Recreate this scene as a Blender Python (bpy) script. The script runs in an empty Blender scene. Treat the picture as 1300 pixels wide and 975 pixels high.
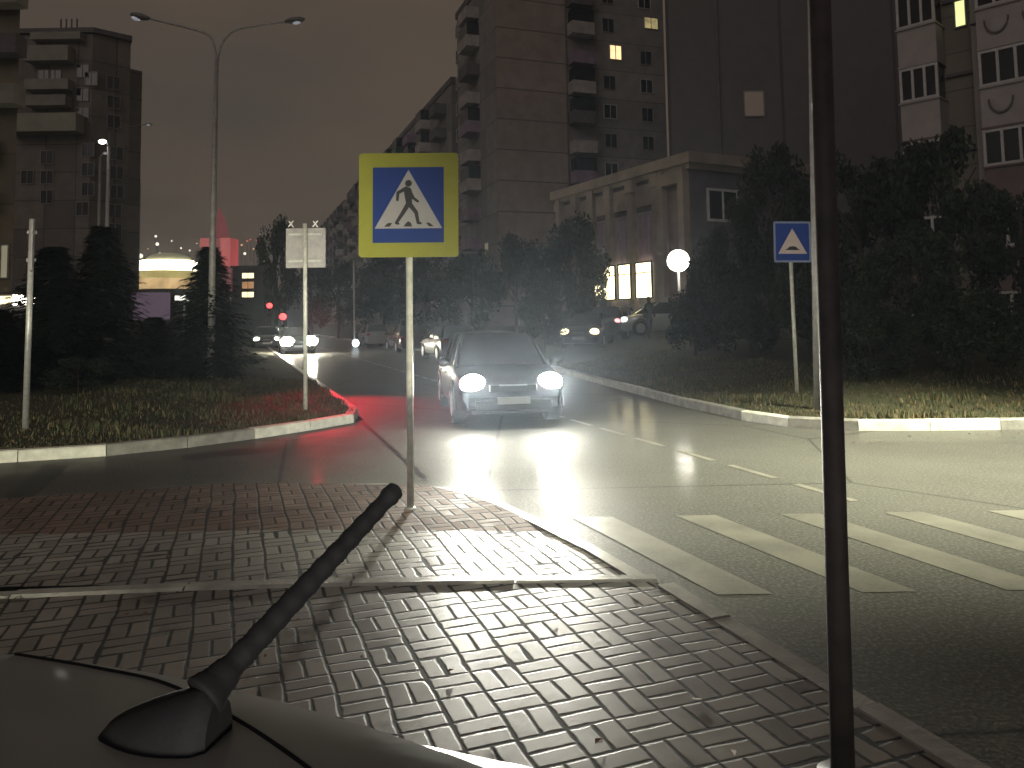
import bpy, math, random
from mathutils import Matrix, Vector, Euler
from mathutils.geometry import tessellate_polygon
rnd = random.Random(7)
sc = bpy.context.scene
C = sc.collection
rad = math.radians

# ------------------------------------------------------------ camera
F = 976.0; PITCH = rad(4.0); ROLL = rad(-0.9); EYE = 1.7
CY = 405 - F*math.tan(PITCH)
RC = Matrix.Rotation(rad(90)+PITCH, 3, 'X') @ Matrix.Rotation(ROLL, 3, 'Z')
cam = bpy.data.cameras.new('camera'); co = bpy.data.objects.new('camera', cam); C.objects.link(co)
co.location = (0, 0, EYE); co.rotation_euler = RC.to_euler()
cam.sensor_width = 36; cam.lens = 36*F/1300; cam.shift_y = (CY-487.5)/1300
cam.clip_start = 0.02; cam.clip_end = 3000
sc.camera = co

def ray(x, y): return RC @ Vector(((x-650)/F, -(y-CY)/F, -1))
def px(x, y, z=0.0):
    d = ray(x, y); t = (z-EYE)/d.z
    return Vector((d.x*t, d.y*t, z))
def pd(x, y, D):
    d = ray(x, y); t = D/d.y
    return Vector((d.x*t, D, EYE+d.z*t))
def on_plane(x, y, o, d):
    """ray through a pixel meets the vertical plane through o along d -> (s, z)"""
    r = ray(x, y); den = r.x*d[1]-r.y*d[0]
    t = (o[0]*d[1]-o[1]*d[0])/den
    p = Vector((r.x*t, r.y*t)); s = (p.x-o[0])*d[0]+(p.y-o[1])*d[1]
    return s, EYE+r.z*t

# ------------------------------------------------------------ materials
def newmat(n):
    m = bpy.data.materials.new(n); m.use_nodes = True
    nt = m.node_tree; return m, nt, nt.nodes['Principled BSDF']
def N(nt, t, **kw):
    n = nt.nodes.new(t)
    for k, v in kw.items():
        if k in n.inputs: n.inputs[k].default_value = v
        else: setattr(n, k, v)
    return n
def mix(nt, f, a, b):
    m = nt.nodes.new('ShaderNodeMix'); m.data_type = 'RGBA'
    for s, v in ((0, f), (6, a), (7, b)):
        if hasattr(v, 'links'): nt.links.new(v, m.inputs[s])
        else: m.inputs[s].default_value = (tuple(v)+(1,))[:4] if s else v
    return m.outputs[2]
def math_(nt, op, a, b=0.0, c=0.0):
    m = nt.nodes.new('ShaderNodeMath'); m.operation = op
    for i, v in enumerate((a, b, c)):
        if hasattr(v, 'links'): nt.links.new(v, m.inputs[i])
        else: m.inputs[i].default_value = v
    return m.outputs[0]
def ramp(nt, v, lo, hi, a=0.0, b=1.0):
    m = nt.nodes.new('ShaderNodeMapRange'); m.inputs[1].default_value = lo; m.inputs[2].default_value = hi
    m.inputs[3].default_value = a; m.inputs[4].default_value = b
    nt.links.new(v, m.inputs[0]); return m.outputs[0]
def noise(nt, scale, detail=4, coord='Object', rough=.6):
    t = nt.nodes.new('ShaderNodeTexCoord'); n = nt.nodes.new('ShaderNodeTexNoise')
    n.inputs['Scale'].default_value = scale; n.inputs['Detail'].default_value = detail; n.inputs['Roughness'].default_value = rough
    nt.links.new(t.outputs[coord], n.inputs['Vector']); return n.outputs['Fac']
def bump(nt, b, h, strength=.3, dist=.01):
    n = nt.nodes.new('ShaderNodeBump'); n.inputs['Strength'].default_value = strength; n.inputs['Distance'].default_value = dist
    nt.links.new(h, n.inputs['Height']); nt.links.new(n.outputs[0], b.inputs['Normal'])
def mat(name, col, rough=.6, var=.25, scale=6, metal=0, spec=.5, coat=0, bmp=0, emit=None, es=0):
    m, nt, b = newmat(name)
    f = noise(nt, scale)
    d = tuple(c*(1-var) for c in col); u = tuple(min(1, c*(1+var)) for c in col)
    nt.links.new(mix(nt, ramp(nt, f, .3, .7), d, u), b.inputs['Base Color'])
    b.inputs['Roughness'].default_value = rough; b.inputs['Metallic'].default_value = metal
    b.inputs['Specular IOR Level'].default_value = spec; b.inputs['Coat Weight'].default_value = coat; b.inputs['Coat Roughness'].default_value = .09
    if bmp: bump(nt, b, noise(nt, scale*6), bmp)
    if emit:
        b.inputs['Emission Color'].default_value = (*emit, 1); b.inputs['Emission Strength'].default_value = es
    return m
def glow(name, col, s, var=.0, scale=2):
    m, nt, b = newmat(name); b.inputs['Base Color'].default_value = (.3, .3, .3, 1)
    if var:
        f = noise(nt, scale, 2)
        nt.links.new(mix(nt, ramp(nt, f, .35, .65), tuple(c*(1-var) for c in col), col), b.inputs['Emission Color'])
    else: b.inputs['Emission Color'].default_value = (*col, 1)
    b.inputs['Emission Strength'].default_value = s
    m.cycles.emission_sampling = 'AUTO'
    return m
def grid_mat(name, col, joint, du, dz, rough=.8, wid=.03, jv=.25, ang=0, var=.25, panel=.25):
    """panel wall: joints every du metres along the wall and dz up it, each panel its own tone"""
    m, nt, b = newmat(name)
    t = nt.nodes.new('ShaderNodeTexCoord'); s = nt.nodes.new('ShaderNodeSeparateXYZ'); nt.links.new(t.outputs['Object'], s.inputs[0])
    ca, sa = math.cos(ang), math.sin(ang)
    u = math_(nt, 'ADD', math_(nt, 'MULTIPLY', s.outputs[0], ca), math_(nt, 'MULTIPLY', s.outputs[1], sa))
    u = math_(nt, 'DIVIDE', u, du); v = math_(nt, 'DIVIDE', s.outputs[2], dz)
    lu = math_(nt, 'LESS_THAN', math_(nt, 'FRACT', u), wid/du); lv = math_(nt, 'LESS_THAN', math_(nt, 'FRACT', v), wid/dz)
    line = math_(nt, 'MAXIMUM', lu, lv)
    cmb = nt.nodes.new('ShaderNodeCombineXYZ'); nt.links.new(math_(nt, 'FLOOR', u), cmb.inputs[0]); nt.links.new(math_(nt, 'FLOOR', v), cmb.inputs[1])
    w = nt.nodes.new('ShaderNodeTexWhiteNoise'); nt.links.new(cmb.outputs[0], w.inputs['Vector'])
    c1 = mix(nt, w.outputs['Value'], tuple(c*(1-panel) for c in col), tuple(c*(1+panel) for c in col))
    dirt = ramp(nt, noise(nt, .9, 6), .35, .7, 0, var*1.6)
    c2 = mix(nt, dirt, c1, tuple(c*.45 for c in col))
    nt.links.new(mix(nt, line, c2, joint), b.inputs['Base Color'])
    b.inputs['Roughness'].default_value = rough
    return m

M = {}
M['steel'] = mat('galvanised_steel', (.42, .42, .40), .45, .2, 20, .3)
M['white_steel'] = mat('pale_painted_steel', (.62, .62, .55), .45, .2, 14)
M['dark_pole'] = mat('dark_brown_painted_steel', (.034, .027, .029), .6, .4, 9, 0, .25)
M['sign_back'] = mat('sign_back_aluminium', (.33, .31, .31), .5, .15, 12, .2)
M['rubber'] = mat('black_rubber', (.0035, .0035, .006), .8, .3, 30, 0, .2, bmp=.1)
M['tyre'] = mat('tyre_rubber', (.015, .015, .015), .8, .3, 20)
M['rim'] = mat('alloy', (.3, .3, .3), .35, .2, 10, .8)
M['glass'] = mat('dark_car_glass', (.01, .011, .013), .06, .1, 3, spec=.8)
M['wglass'] = mat('dark_window_glass', (.012, .012, .016), .12, .3, 1.3, spec=.6)
M['wframe'] = mat('white_window_frame', (.38, .36, .36), .5, .15, 6)
M['dframe'] = mat('dull_window_frame', (.22, .2, .19), .6, .2, 6)
M['black'] = mat('black_plastic', (.015, .015, .016), .5, .2, 10)
M['plate'] = mat('plate_white', (.28, .28, .27), .4, .05, 5)
M['trunk'] = mat('bark', (.045, .035, .028), .9, .4, 8, bmp=.4)

# ------------------------------------------------------------ mesh helper
class MB:
    def __init__(s): s.v = []; s.f = []; s.m = []
    def quad(s, a, b, c, d, m=0):
        i = len(s.v); s.v += [tuple(a), tuple(b), tuple(c), tuple(d)]; s.f.append((i, i+1, i+2, i+3)); s.m.append(m)
    def box(s, c, size, rz=0, m=0, rot=None, bev=0):
        """box centred at c; bev > 0 chamfers the vertical edges"""
        R = rot if rot is not None else Matrix.Rotation(rz, 3, 'Z')
        hx, hy, hz = size[0]/2, size[1]/2, size[2]/2; c = Vector(c)
        if bev:
            pts = [(-hx+bev, -hy), (hx-bev, -hy), (hx, -hy+bev), (hx, hy-bev), (hx-bev, hy), (-hx+bev, hy), (-hx, hy-bev), (-hx, -hy+bev)]
        else: pts = [(-hx, -hy), (hx, -hy), (hx, hy), (-hx, hy)]
        n = len(pts); i = len(s.v)
        for z in (-hz, hz):
            for p in pts: s.v.append(tuple(c + R @ Vector((p[0], p[1], z))))
        s.f.append(tuple(i+k for k in reversed(range(n)))); s.f.append(tuple(i+n+k for k in range(n))); s.m += [m, m]
        for k in range(n):
            k2 = (k+1) % n; s.f.append((i+k, i+k2, i+n+k2, i+n+k)); s.m.append(m)
    def tube(s, pts, rads, seg=10, m=0, cap=True):
        pts = [Vector(p) for p in pts]; rings = []
        if not hasattr(rads, '__len__'): rads = [rads]*len(pts)
        for k, p in enumerate(pts):
            d = (pts[min(k+1, len(pts)-1)]-pts[max(k-1, 0)]).normalized()
            a = d.cross(Vector((0, 0, 1)) if abs(d.z) < .95 else Vector((1, 0, 0))).normalized(); b = d.cross(a)
            i = len(s.v); rings.append(i)
            for q in range(seg):
                t = 2*math.pi*q/seg; s.v.append(tuple(p+(a*math.cos(t)+b*math.sin(t))*rads[k]))
        for k in range(len(rings)-1):
            for q in range(seg):
                q2 = (q+1) % seg; s.f.append((rings[k]+q, rings[k+1]+q, rings[k+1]+q2, rings[k]+q2)); s.m.append(m)
        if cap:
            s.f.append(tuple(rings[0]+q for q in range(seg))); s.f.append(tuple(rings[-1]+q for q in reversed(range(seg)))); s.m += [m, m]
    def ball(s, c, r, seg=16, rings=8, m=0, rot=None):
        if not hasattr(r, '__len__'): r = (r, r, r)
        R = rot if rot is not None else Matrix.Identity(3); c = Vector(c); i0 = len(s.v)
        for a in range(rings+1):
            t = math.pi*a/rings
            for q in range(seg):
                p = 2*math.pi*q/seg
                s.v.append(tuple(c+R@Vector((r[0]*math.sin(t)*math.cos(p), r[1]*math.sin(t)*math.sin(p), r[2]*math.cos(t)))))
        for a in range(rings):
            for q in range(seg):
                q2 = (q+1) % seg; s.f.append((i0+a*seg+q, i0+(a+1)*seg+q, i0+(a+1)*seg+q2, i0+a*seg+q2)); s.m.append(m)
    def grid(s, rows, m=0, flip=False):
        i0 = len(s.v); w = len(rows[0])
        for r in rows: s.v += [tuple(p) for p in r]
        for a in range(len(rows)-1):
            for b in range(w-1):
                q = (i0+a*w+b, i0+a*w+b+1, i0+(a+1)*w+b+1, i0+(a+1)*w+b)
                s.f.append(tuple(reversed(q)) if flip else q); s.m.append(m)
    def prism(s, poly, z0, z1, m=0, side=None):
        pts = [Vector((p[0], p[1], 0)) for p in poly]; n = len(pts)
        area = sum(pts[k].x*pts[(k+1) % n].y-pts[(k+1) % n].x*pts[k].y for k in range(n))
        if area < 0: pts.reverse()
        i = len(s.v)
        s.v += [(p.x, p.y, z1) for p in pts]
        for t in tessellate_polygon([pts]):
            a, b, c = (pts[k] for k in t)
            if (b-a).cross(c-a).z < 0: t = (t[0], t[2], t[1])
            s.f.append(tuple(i+k for k in t)); s.m.append(m)
        if z0 is not None:
            s.v += [(p.x, p.y, z0) for p in pts]
            for k in range(n):
                k2 = (k+1) % n; s.f.append((i+n+k, i+n+k2, i+k2, i+k)); s.m.append(m if side is None else side)
    def build(s, name, mats, parent=None, smooth=False):
        me = bpy.data.meshes.new(name); me.from_pydata(s.v, [], s.f)
        mats = mats if isinstance(mats, (list, tuple)) else [mats]
        for x in mats: me.materials.append(x)
        me.polygons.foreach_set('material_index', s.m)
        if smooth: me.polygons.foreach_set('use_smooth', [True]*len(s.f))
        me.update(); o = bpy.data.objects.new(name, me); C.objects.link(o)
        if parent: o.parent = parent
        return o
def tag(o, label=None, cat=None, group=None, kind=None):
    for k, v in (('label', label), ('category', cat), ('group', group), ('kind', kind)):
        if v: o[k] = v
    return o
def empty(name, loc=(0, 0, 0), rz=0, label=None, cat=None, group=None):
    o = bpy.data.objects.new(name, None); C.objects.link(o); o.location = loc; o.rotation_euler = (0, 0, rz)
    o.empty_display_size = .2
    return tag(o, label, cat, group)
def children(o): return [c for c in bpy.data.objects if c.parent == o]
def copy_tree(o, parent=None):
    c = o.copy(); C.objects.link(c); c.parent = parent
    for ch in children(o): copy_tree(ch, c)
    return c
def smoothen(o, ang=35):
    o.data.polygons.foreach_set('use_smooth', [True]*len(o.data.polygons))
    o.data.set_sharp_from_angle(angle=rad(ang))
    return o

RD = Vector((-.339, .941, 0)).normalized()      # the road runs away along this
RP = Vector((RD.y, -RD.x, 0))                   # to its right
RANG = math.atan2(RP.y, RP.x)

# ------------------------------------------------------------ sky and light
w = bpy.data.worlds.new('World'); sc.world = w; w.use_nodes = True; nt = w.node_tree
bg = nt.nodes['Background']
sky = nt.nodes.new('ShaderNodeTexSky'); sky.sky_type = 'NISHITA'; sky.sun_disc = False
sky.sun_elevation = rad(32); sky.sun_rotation = rad(205)
tc = nt.nodes.new('ShaderNodeTexCoord'); mp = nt.nodes.new('ShaderNodeMapping'); mp.inputs['Scale'].default_value = (1, 1, 3)
nt.links.new(tc.outputs['Generated'], mp.inputs[0])
nz = nt.nodes.new('ShaderNodeTexNoise'); nz.inputs['Scale'].default_value = 2.2; nz.inputs['Detail'].default_value = 4
nt.links.new(mp.outputs[0], nz.inputs['Vector'])
cl = mix(nt, ramp(nt, nz.outputs['Fac'], .3, .72), (.047, .038, .031), (.076, .054, .036))
add = nt.nodes.new('ShaderNodeMix'); add.data_type = 'RGBA'; add.blend_type = 'ADD'; add.inputs[0].default_value = .0006
nt.links.new(cl, add.inputs[6]); nt.links.new(sky.outputs[0], add.inputs[7]); nt.links.new(add.outputs[2], bg.inputs[0])
bg.inputs[1].default_value = 1.0

def sun(name, energy, angle, elev, rot, col):
    l = bpy.data.lights.new(name, 'SUN'); l.energy = energy; l.angle = rad(angle); l.color = col
    o = bpy.data.objects.new(name, l); C.objects.link(o)
    d = Vector((math.sin(rad(rot))*math.cos(rad(elev)), math.cos(rad(rot))*math.cos(rad(elev)), math.sin(rad(elev))))
    o.rotation_euler = d.to_track_quat('Z', 'Y').to_euler(); return o
sun('skyglow', .28, 40, 32, 205, (1, .88, .82))
def spot(name, loc, target, power, cone, blend, col, r=.06):
    l = bpy.data.lights.new(name, 'SPOT'); l.energy = power; l.spot_size = rad(cone); l.spot_blend = blend; l.color = col; l.shadow_soft_size = r
    o = bpy.data.objects.new(name, l); C.objects.link(o); o.location = loc
    o.rotation_euler = (Vector(loc)-Vector(target)).to_track_quat('Z', 'Y').to_euler(); return o
def point(name, loc, power, col, r=.1):
    l = bpy.data.lights.new(name, 'POINT'); l.energy = power; l.color = col; l.shadow_soft_size = r
    o = bpy.data.objects.new(name, l); C.objects.link(o); o.location = loc; return o

# ------------------------------------------------------------ ground, road, pavement
soil = mat('dark_soil', (.03, .026, .018), .95, .4, .7, bmp=.4)
g = MB(); S = 1500; g.quad((-S, -S, -.03), (S, -S, -.03), (S, S, -.03), (-S, S, -.03)); tag(g.build('ground', soil), kind='structure')

def asphalt():
    m, nt, b = newmat('wet_asphalt')
    big = noise(nt, .35, 5); mid = noise(nt, 2.6, 5); fine = noise(nt, 90, 3); grit = noise(nt, 38, 2)
    c = mix(nt, ramp(nt, big, .3, .7), (.062, .062, .054), (.10, .099, .085))
    c = mix(nt, ramp(nt, grit, .45, .70, 0, .9), c, (.17, .17, .155)); c = mix(nt, ramp(nt, fine, .52, .7, 0, .7), c, (.03, .03, .028))
    # cracks and patch seams
    t = nt.nodes.new('ShaderNodeTexCoord'); v = nt.nodes.new('ShaderNodeTexVoronoi'); v.feature = 'DISTANCE_TO_EDGE'; v.inputs['Scale'].default_value = .22
    nt.links.new(t.outputs['Object'], v.inputs['Vector'])
    cr = ramp(nt, v.outputs['Distance'], 0, .006, .7, 0)
    nt.links.new(mix(nt, cr, c, (.012, .012, .012)), b.inputs['Base Color'])
    wet = math_(nt, 'ADD', ramp(nt, big, .35, .65, -.04, .06), ramp(nt, mid, .3, .7, .56, .66))
    nt.links.new(wet, b.inputs['Roughness'])
    nt.links.new(ramp(nt, mid, .3, .7, .15, .06), b.inputs['Coat Weight']); nt.links.new(ramp(nt, mid, .3, .7, .09, .12), b.inputs['Coat Roughness'])
    h = math_(nt, 'ADD', math_(nt, 'MULTIPLY', fine, .5), grit)
    bump(nt, b, h, .5, .006)
    b.inputs['Specular IOR Level'].default_value = .2
    return m
M['asphalt'] = asphalt()
far = 170
def along(p, t): return (p[0]+RD.x*t, p[1]+RD.y*t)
LK = [(-45, -2.5), (-12, 8.05), (-6.45, 9.77), (-5.35, 10.15), (-4.5, 10.75), (-3.7, 11.6), (-3.05, 12.5), (-2.72, 13.05), (-2.62, 13.5)]   # left kerb
LK += [along((-2.62, 13.5), t) for t in (3, 8, 15, 30, 60, 100, far)]
RK = [(60, 11.2), (20, 11.2), (7.34, 11.2), (5.65, 11.25), (4.75, 11.38), (4.17, 11.75), (3.75, 12.5), (3.12, 14.84), (2.19, 20.0), (1.24, 25.2)]
RK += [along((1.24, 25.2), t) for t in (5, 15, 35, 70, 120, far-12)]
g = MB(); g.prism(LK+list(reversed(RK))+[(60, -45), (-45, -45)], None, 0.0); tag(g.build('road', M['asphalt']), kind='structure')

# near pavement: basket-weave paving, kerb, dropped kerb at the crossing
def paving(name, dark):
    m, nt, b = newmat(name)
    t = nt.nodes.new('ShaderNodeTexCoord'); s = nt.nodes.new('ShaderNodeSeparateXYZ'); nt.links.new(t.outputs['Object'], s.inputs[0])
    wob = nt.nodes.new('ShaderNodeTexNoise'); wob.inputs['Scale'].default_value = 1.3; nt.links.new(t.outputs['Object'], wob.inputs['Vector'])
    wv = ramp(nt, wob.outputs['Fac'], .2, .8, -.018, .018)
    P = .205
    def lin(a, c):
        return math_(nt, 'DIVIDE', math_(nt, 'ADD', math_(nt, 'ADD', math_(nt, 'MULTIPLY', s.outputs[0], a), math_(nt, 'MULTIPLY', s.outputs[1], c)), wv), P)
    u = lin(RP.x, RP.y); v = lin(RD.x, RD.y)
    fu = math_(nt, 'FLOOR', u); fv = math_(nt, 'FLOOR', v); ru = math_(nt, 'FRACT', u); rv = math_(nt, 'FRACT', v)
    par = math_(nt, 'ABSOLUTE', math_(nt, 'MODULO', math_(nt, 'ADD', fu, fv), 2.0))
    a = math_(nt, 'ADD', math_(nt, 'MULTIPLY', ru, par), math_(nt, 'MULTIPLY', rv, math_(nt, 'SUBTRACT', 1.0, par)))   # coordinate the cell is split along
    side = math_(nt, 'GREATER_THAN', a, .5)
    def edge(x): return math_(nt, 'MINIMUM', x, math_(nt, 'SUBTRACT', 1.0, x))
    d = math_(nt, 'MINIMUM', math_(nt, 'MINIMUM', edge(ru), edge(rv)), math_(nt, 'ABSOLUTE', math_(nt, 'SUBTRACT', a, .5)))
    gn = nt.nodes.new('ShaderNodeTexNoise'); gn.inputs['Scale'].default_value = 9; gn.inputs['Detail'].default_value = 5; nt.links.new(t.outputs['Object'], gn.inputs['Vector'])
    dd = math_(nt, 'ADD', math_(nt, 'SUBTRACT', d, ramp(nt, noise(nt, 2.6, 3), .56, .74, 0, .07)), ramp(nt, gn.outputs['Fac'], .3, .7, -.016, .016))
    brick = ramp(nt, dd, .02, .065)
    cmb = nt.nodes.new('ShaderNodeCombineXYZ'); nt.links.new(fu, cmb.inputs[0]); nt.links.new(fv, cmb.inputs[1]); nt.links.new(side, cmb.inputs[2])
    wn = nt.nodes.new('ShaderNodeTexWhiteNoise'); nt.links.new(cmb.outputs[0], wn.inputs['Vector'])
    big = noise(nt, .8, 5)
    if dark: c = mix(nt, wn.outputs['Value'], (.10, .062, .05), (.17, .115, .09))  # reddish stones, darkened further to hold the band's shade from the headlights
    else: c = mix(nt, wn.outputs['Value'], (.17, .163, .148), (.29, .275, .245))
    c = mix(nt, ramp(nt, big, .4, .75, 0, .6), c, (.09, .06, .05))
    stain = ramp(nt, noise(nt, 3.1, 6), .60, .70, 0, .75)
    c = mix(nt, stain, c, (.025, .023, .02))
    nt.links.new(mix(nt, brick, (.008, .008, .007), c), b.inputs['Base Color'])
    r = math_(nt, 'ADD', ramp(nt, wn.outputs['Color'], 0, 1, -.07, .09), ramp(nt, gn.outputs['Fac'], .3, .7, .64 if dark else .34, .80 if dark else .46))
    nt.links.new(mix(nt, brick, (.8, .8, .8), r), b.inputs['Roughness'])
    # every stone sits a little out of level
    tilt = math_(nt, 'MULTIPLY', math_(nt, 'SUBTRACT', wn.outputs['Value'], .5), math_(nt, 'SUBTRACT', a, .5))
    h = math_(nt, 'ADD', math_(nt, 'ADD', brick, math_(nt, 'MULTIPLY', tilt, .5)), math_(nt, 'MULTIPLY', gn.outputs['Fac'], .35))
    h = math_(nt, 'ADD', h, math_(nt, 'MULTIPLY', noise(nt, 120, 2), .05))
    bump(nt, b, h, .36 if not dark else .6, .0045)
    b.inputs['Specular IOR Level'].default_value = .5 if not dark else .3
    return m
M['paving'] = paving('grey_basket_paving', False); M['paving_red_shade'] = paving('reddish_shaded_paving', True)
M['kerb'] = mat('kerb_concrete', (.28, .275, .25), .36, .35, 5, bmp=.35)
M['kerb_white'] = mat('whitewashed_kerb', (.72, .72, .62), .6, .22, 6, bmp=.3)
ZP = .10; ZL = .045
YS = 4.80                                         # line of the kerb strip at the ramp
def edge_x(y):                                    # road-side edge of the pavement
    P = [(2.7, 0.0), (1.59, 3.0), (.95, 4.76), (.60, 5.65), (.22, 6.44), (-.08, 7.05), (-.42, 7.52), (-.95, 7.95)]
    if y < 0: return 2.7-.361*y
    for a, b_ in zip(P, P[1:]):
        if a[1] <= y <= b_[1]: return a[0]+(b_[0]-a[0])*(y-a[1])/(b_[1]-a[1])
    return P[-1][0]
def surf(polyfn, ys, z_of, name, m, xw=.13):
    rows = []
    for y in ys:
        x1 = edge_x(y)-xw; x0 = -14
        xs = [x0+(x1-x0)*k/16 for k in range(17)]
        rows.append([(x, y, z_of(x, y)) for x in xs])
    g = MB(); g.grid(rows); return tag(g.build(name, m), kind='structure')
# near part level, ramp part sinks towards the road beyond the strip
surf(None, [-14, -8, -4, 0, 2, 3, 4, YS-.02], lambda x, y: ZP, 'pavement', M['paving'])
def zr(x, y):
    e = edge_x(y)-x; k = max(0, min(1, e/2.2)); k = k*k*(3-2*k)
    return ZL+(ZP-.012-ZL)*k
surf(None, [YS+.11]+[YS+.11+(6.12-YS-.11)*k/6 for k in range(1, 7)], zr, 'pavement_ramp', M['paving'])
def zr2(x, y):
    t = max(0, min(1, (y-6.12)/.5)); return zr(x, y)+(.012)*t
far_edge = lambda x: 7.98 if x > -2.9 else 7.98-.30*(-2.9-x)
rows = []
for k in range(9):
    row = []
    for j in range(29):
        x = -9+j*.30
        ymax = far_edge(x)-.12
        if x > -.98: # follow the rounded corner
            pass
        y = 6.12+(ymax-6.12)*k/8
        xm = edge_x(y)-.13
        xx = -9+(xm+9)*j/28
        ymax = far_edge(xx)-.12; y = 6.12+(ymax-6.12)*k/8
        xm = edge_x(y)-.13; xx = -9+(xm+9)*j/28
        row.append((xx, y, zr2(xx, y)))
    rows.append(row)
g = MB(); g.grid(rows); tag(g.build('pavement_corner', M['paving_red_shade']), kind='structure')

def kerb_run(name, pts, width, h0, h, inward, white=None, stone=1.0, gap=.012, mats=None):
    """kerb stones laid along a polyline; inward = +1: thickness to the left of travel"""
    P = [Vector((p[0], p[1], 0)) for p in pts]
    L = [0]
    for a, b_ in zip(P, P[1:]): L.append(L[-1]+(b_-a).length)
    def at(s):
        for k in range(len(P)-1):
            if s <= L[k+1] or k == len(P)-2:
                t = (s-L[k])/(L[k+1]-L[k]); return P[k]+(P[k+1]-P[k])*t, (P[k+1]-P[k]).normalized()
    g = MB(); s = 0; k = 0
    while s < L[-1]-.05:
        e = min(s+stone, L[-1]); a, _ = at(s+gap/2); b_, _ = at(e-gap/2); d = (b_-a).normalized()
        n = Vector((-d.y, d.x, 0))*inward*width; hh = h+rnd.uniform(-.006, .006)
        mi = white(s, k) if white else 0
        bv = n.normalized()*.018
        q = [a, b_, b_+n, a+n]; i = len(g.v)
        ring = [(a, h0), (a, hh-.018), (a+bv, hh), (a+n, hh), (a+n, h0)]
        ring2 = [(b_, h0), (b_, hh-.018), (b_+bv, hh), (b_+n, hh), (b_+n, h0)]
        for r in (ring, ring2):
            for p, z in r: g.v.append((p.x, p.y, z))
        for j in range(4):
            f = (i+j, i+5+j, i+6+j, i+1+j); g.f.append(f if inward < 0 else tuple(reversed(f))); g.m.append(mi)
        g.f.append((i, i+1, i+2, i+3, i+4)); g.f.append((i+9, i+8, i+7, i+6, i+5)); g.m += [mi, mi]
        s = e; k += 1
    return tag(g.build(name, mats or [M['kerb'], M['kerb_white']]), kind='structure')
kerb_run('kerb_left', LK[1:], .16, -.02, .15, 1, lambda s, k: 1 if (k % 4) in (1, 2) and s < 13 else 0, 1.0)
rk_len = 13
kerb_run('kerb_right', [(30, 11.2)]+RK[2:], .16, -.02, .15, -1, lambda s, k: 1 if s < 27 and k % 3 != 1 else 0, 1.0)
ed = [(edge_x(y), y) for y in (-8, -4, 0, 3, YS-.05)]
kerb_run('kerb_near', ed, .13, -.02, ZP+.006, 1, None, 1.0, .014)
ed = [(edge_x(y), y) for y in (YS+.12, 5.65, 6.1, 6.44, 6.75, 7.05, 7.3, 7.52)]+[(-.60, 7.72), (-.85, 7.9), (-1.1, 7.98), (-2.9, 7.98), (-9, 6.15)]
kerb_run('kerb_dropped', ed, .125, -.02, ZL+.012, 1, None, .8, .012)
kerb_run('kerb_strip', [(-9, 4.42), (-3, 4.66), (-1.7, YS-.03), (-.3, YS), (.86, YS-.02)], .105, 0, ZP+.012, 1, None, 1.0, .012)
# pavement piece that follows the strip's slant on the left
# road markings
M['paint'] = None
m, nt, b = newmat('worn_road_paint')
f1 = noise(nt, 40, 6, rough=.8); f2 = noise(nt, 1.6, 5)
wear = ramp(nt, math_(nt, 'ADD', math_(nt, 'MULTIPLY', f1, .45), math_(nt, 'MULTIPLY', f2, .80)),   .56, .80)
nt.links.new(mix(nt, wear, (.185, .18, .15), (.095, .094, .08)), b.inputs['Base Color']); b.inputs['Roughness'].default_value = .5
bump(nt, b, noise(nt, 90, 3), .3, .005)
M['paint'] = m
g = MB()
zx = -.343/.939
for k in range(9):
    x0 = .37+.885*k; wd = .34
    y0, y1 = 4.82, 6.70
    sx = -.405
    a = (x0+.85, y0); bq = (x0+.85+wd, y0); c = (x0+.11+wd, y1); d = (x0+.11, y1)
    g.quad((*a, .004), (*bq, .004), (*c, .004), (*d, .004))
tag(g.build('zebra_crossing_marking', M['paint']), kind='structure')
g = MB(); p = Vector((3.08, 7.12, 0)); q = 0
s = 0
while s < 60:
    a = p+RD*s; b_ = p+RD*(s+.78); n = RP*.045
    g.quad(a-n+Vector((0, 0, .004)), a+n+Vector((0, 0, .004)), b_+n+Vector((0, 0, .004)), b_-n+Vector((0, 0, .004))); s += 1.1
tag(g.build('centre_line_marking', M['paint']), kind='structure')
# tar seam along the joint of road and side street
M['tar'] = mat('tar_joint', (.012, .012, .012), .4, .3, 8)
g = MB(); a = Vector((-.95, 8.35, .004)); b_ = Vector((-2.62, 13.3, .004)); n = Vector((.03, .01, 0))
g.quad(a-n, a+n, b_+n, b_-n)
tag(g.build('tar_seam', M['tar']), kind='structure')
M['patch'] = mat('asphalt_patch', (.028, .028, .027), .5, .3, 3, bmp=.4)
g = MB(); g.prism([px(x, y) for x, y in ((60, 586), (95, 583), (30, 640), (-10, 645))], None, .003); g.prism([px(x, y) for x, y in ((230, 578), (300, 570), (355, 571), (290, 579), (235, 584))], None, .003)
tag(g.build('asphalt_patches', M['patch']), kind='structure')

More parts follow.
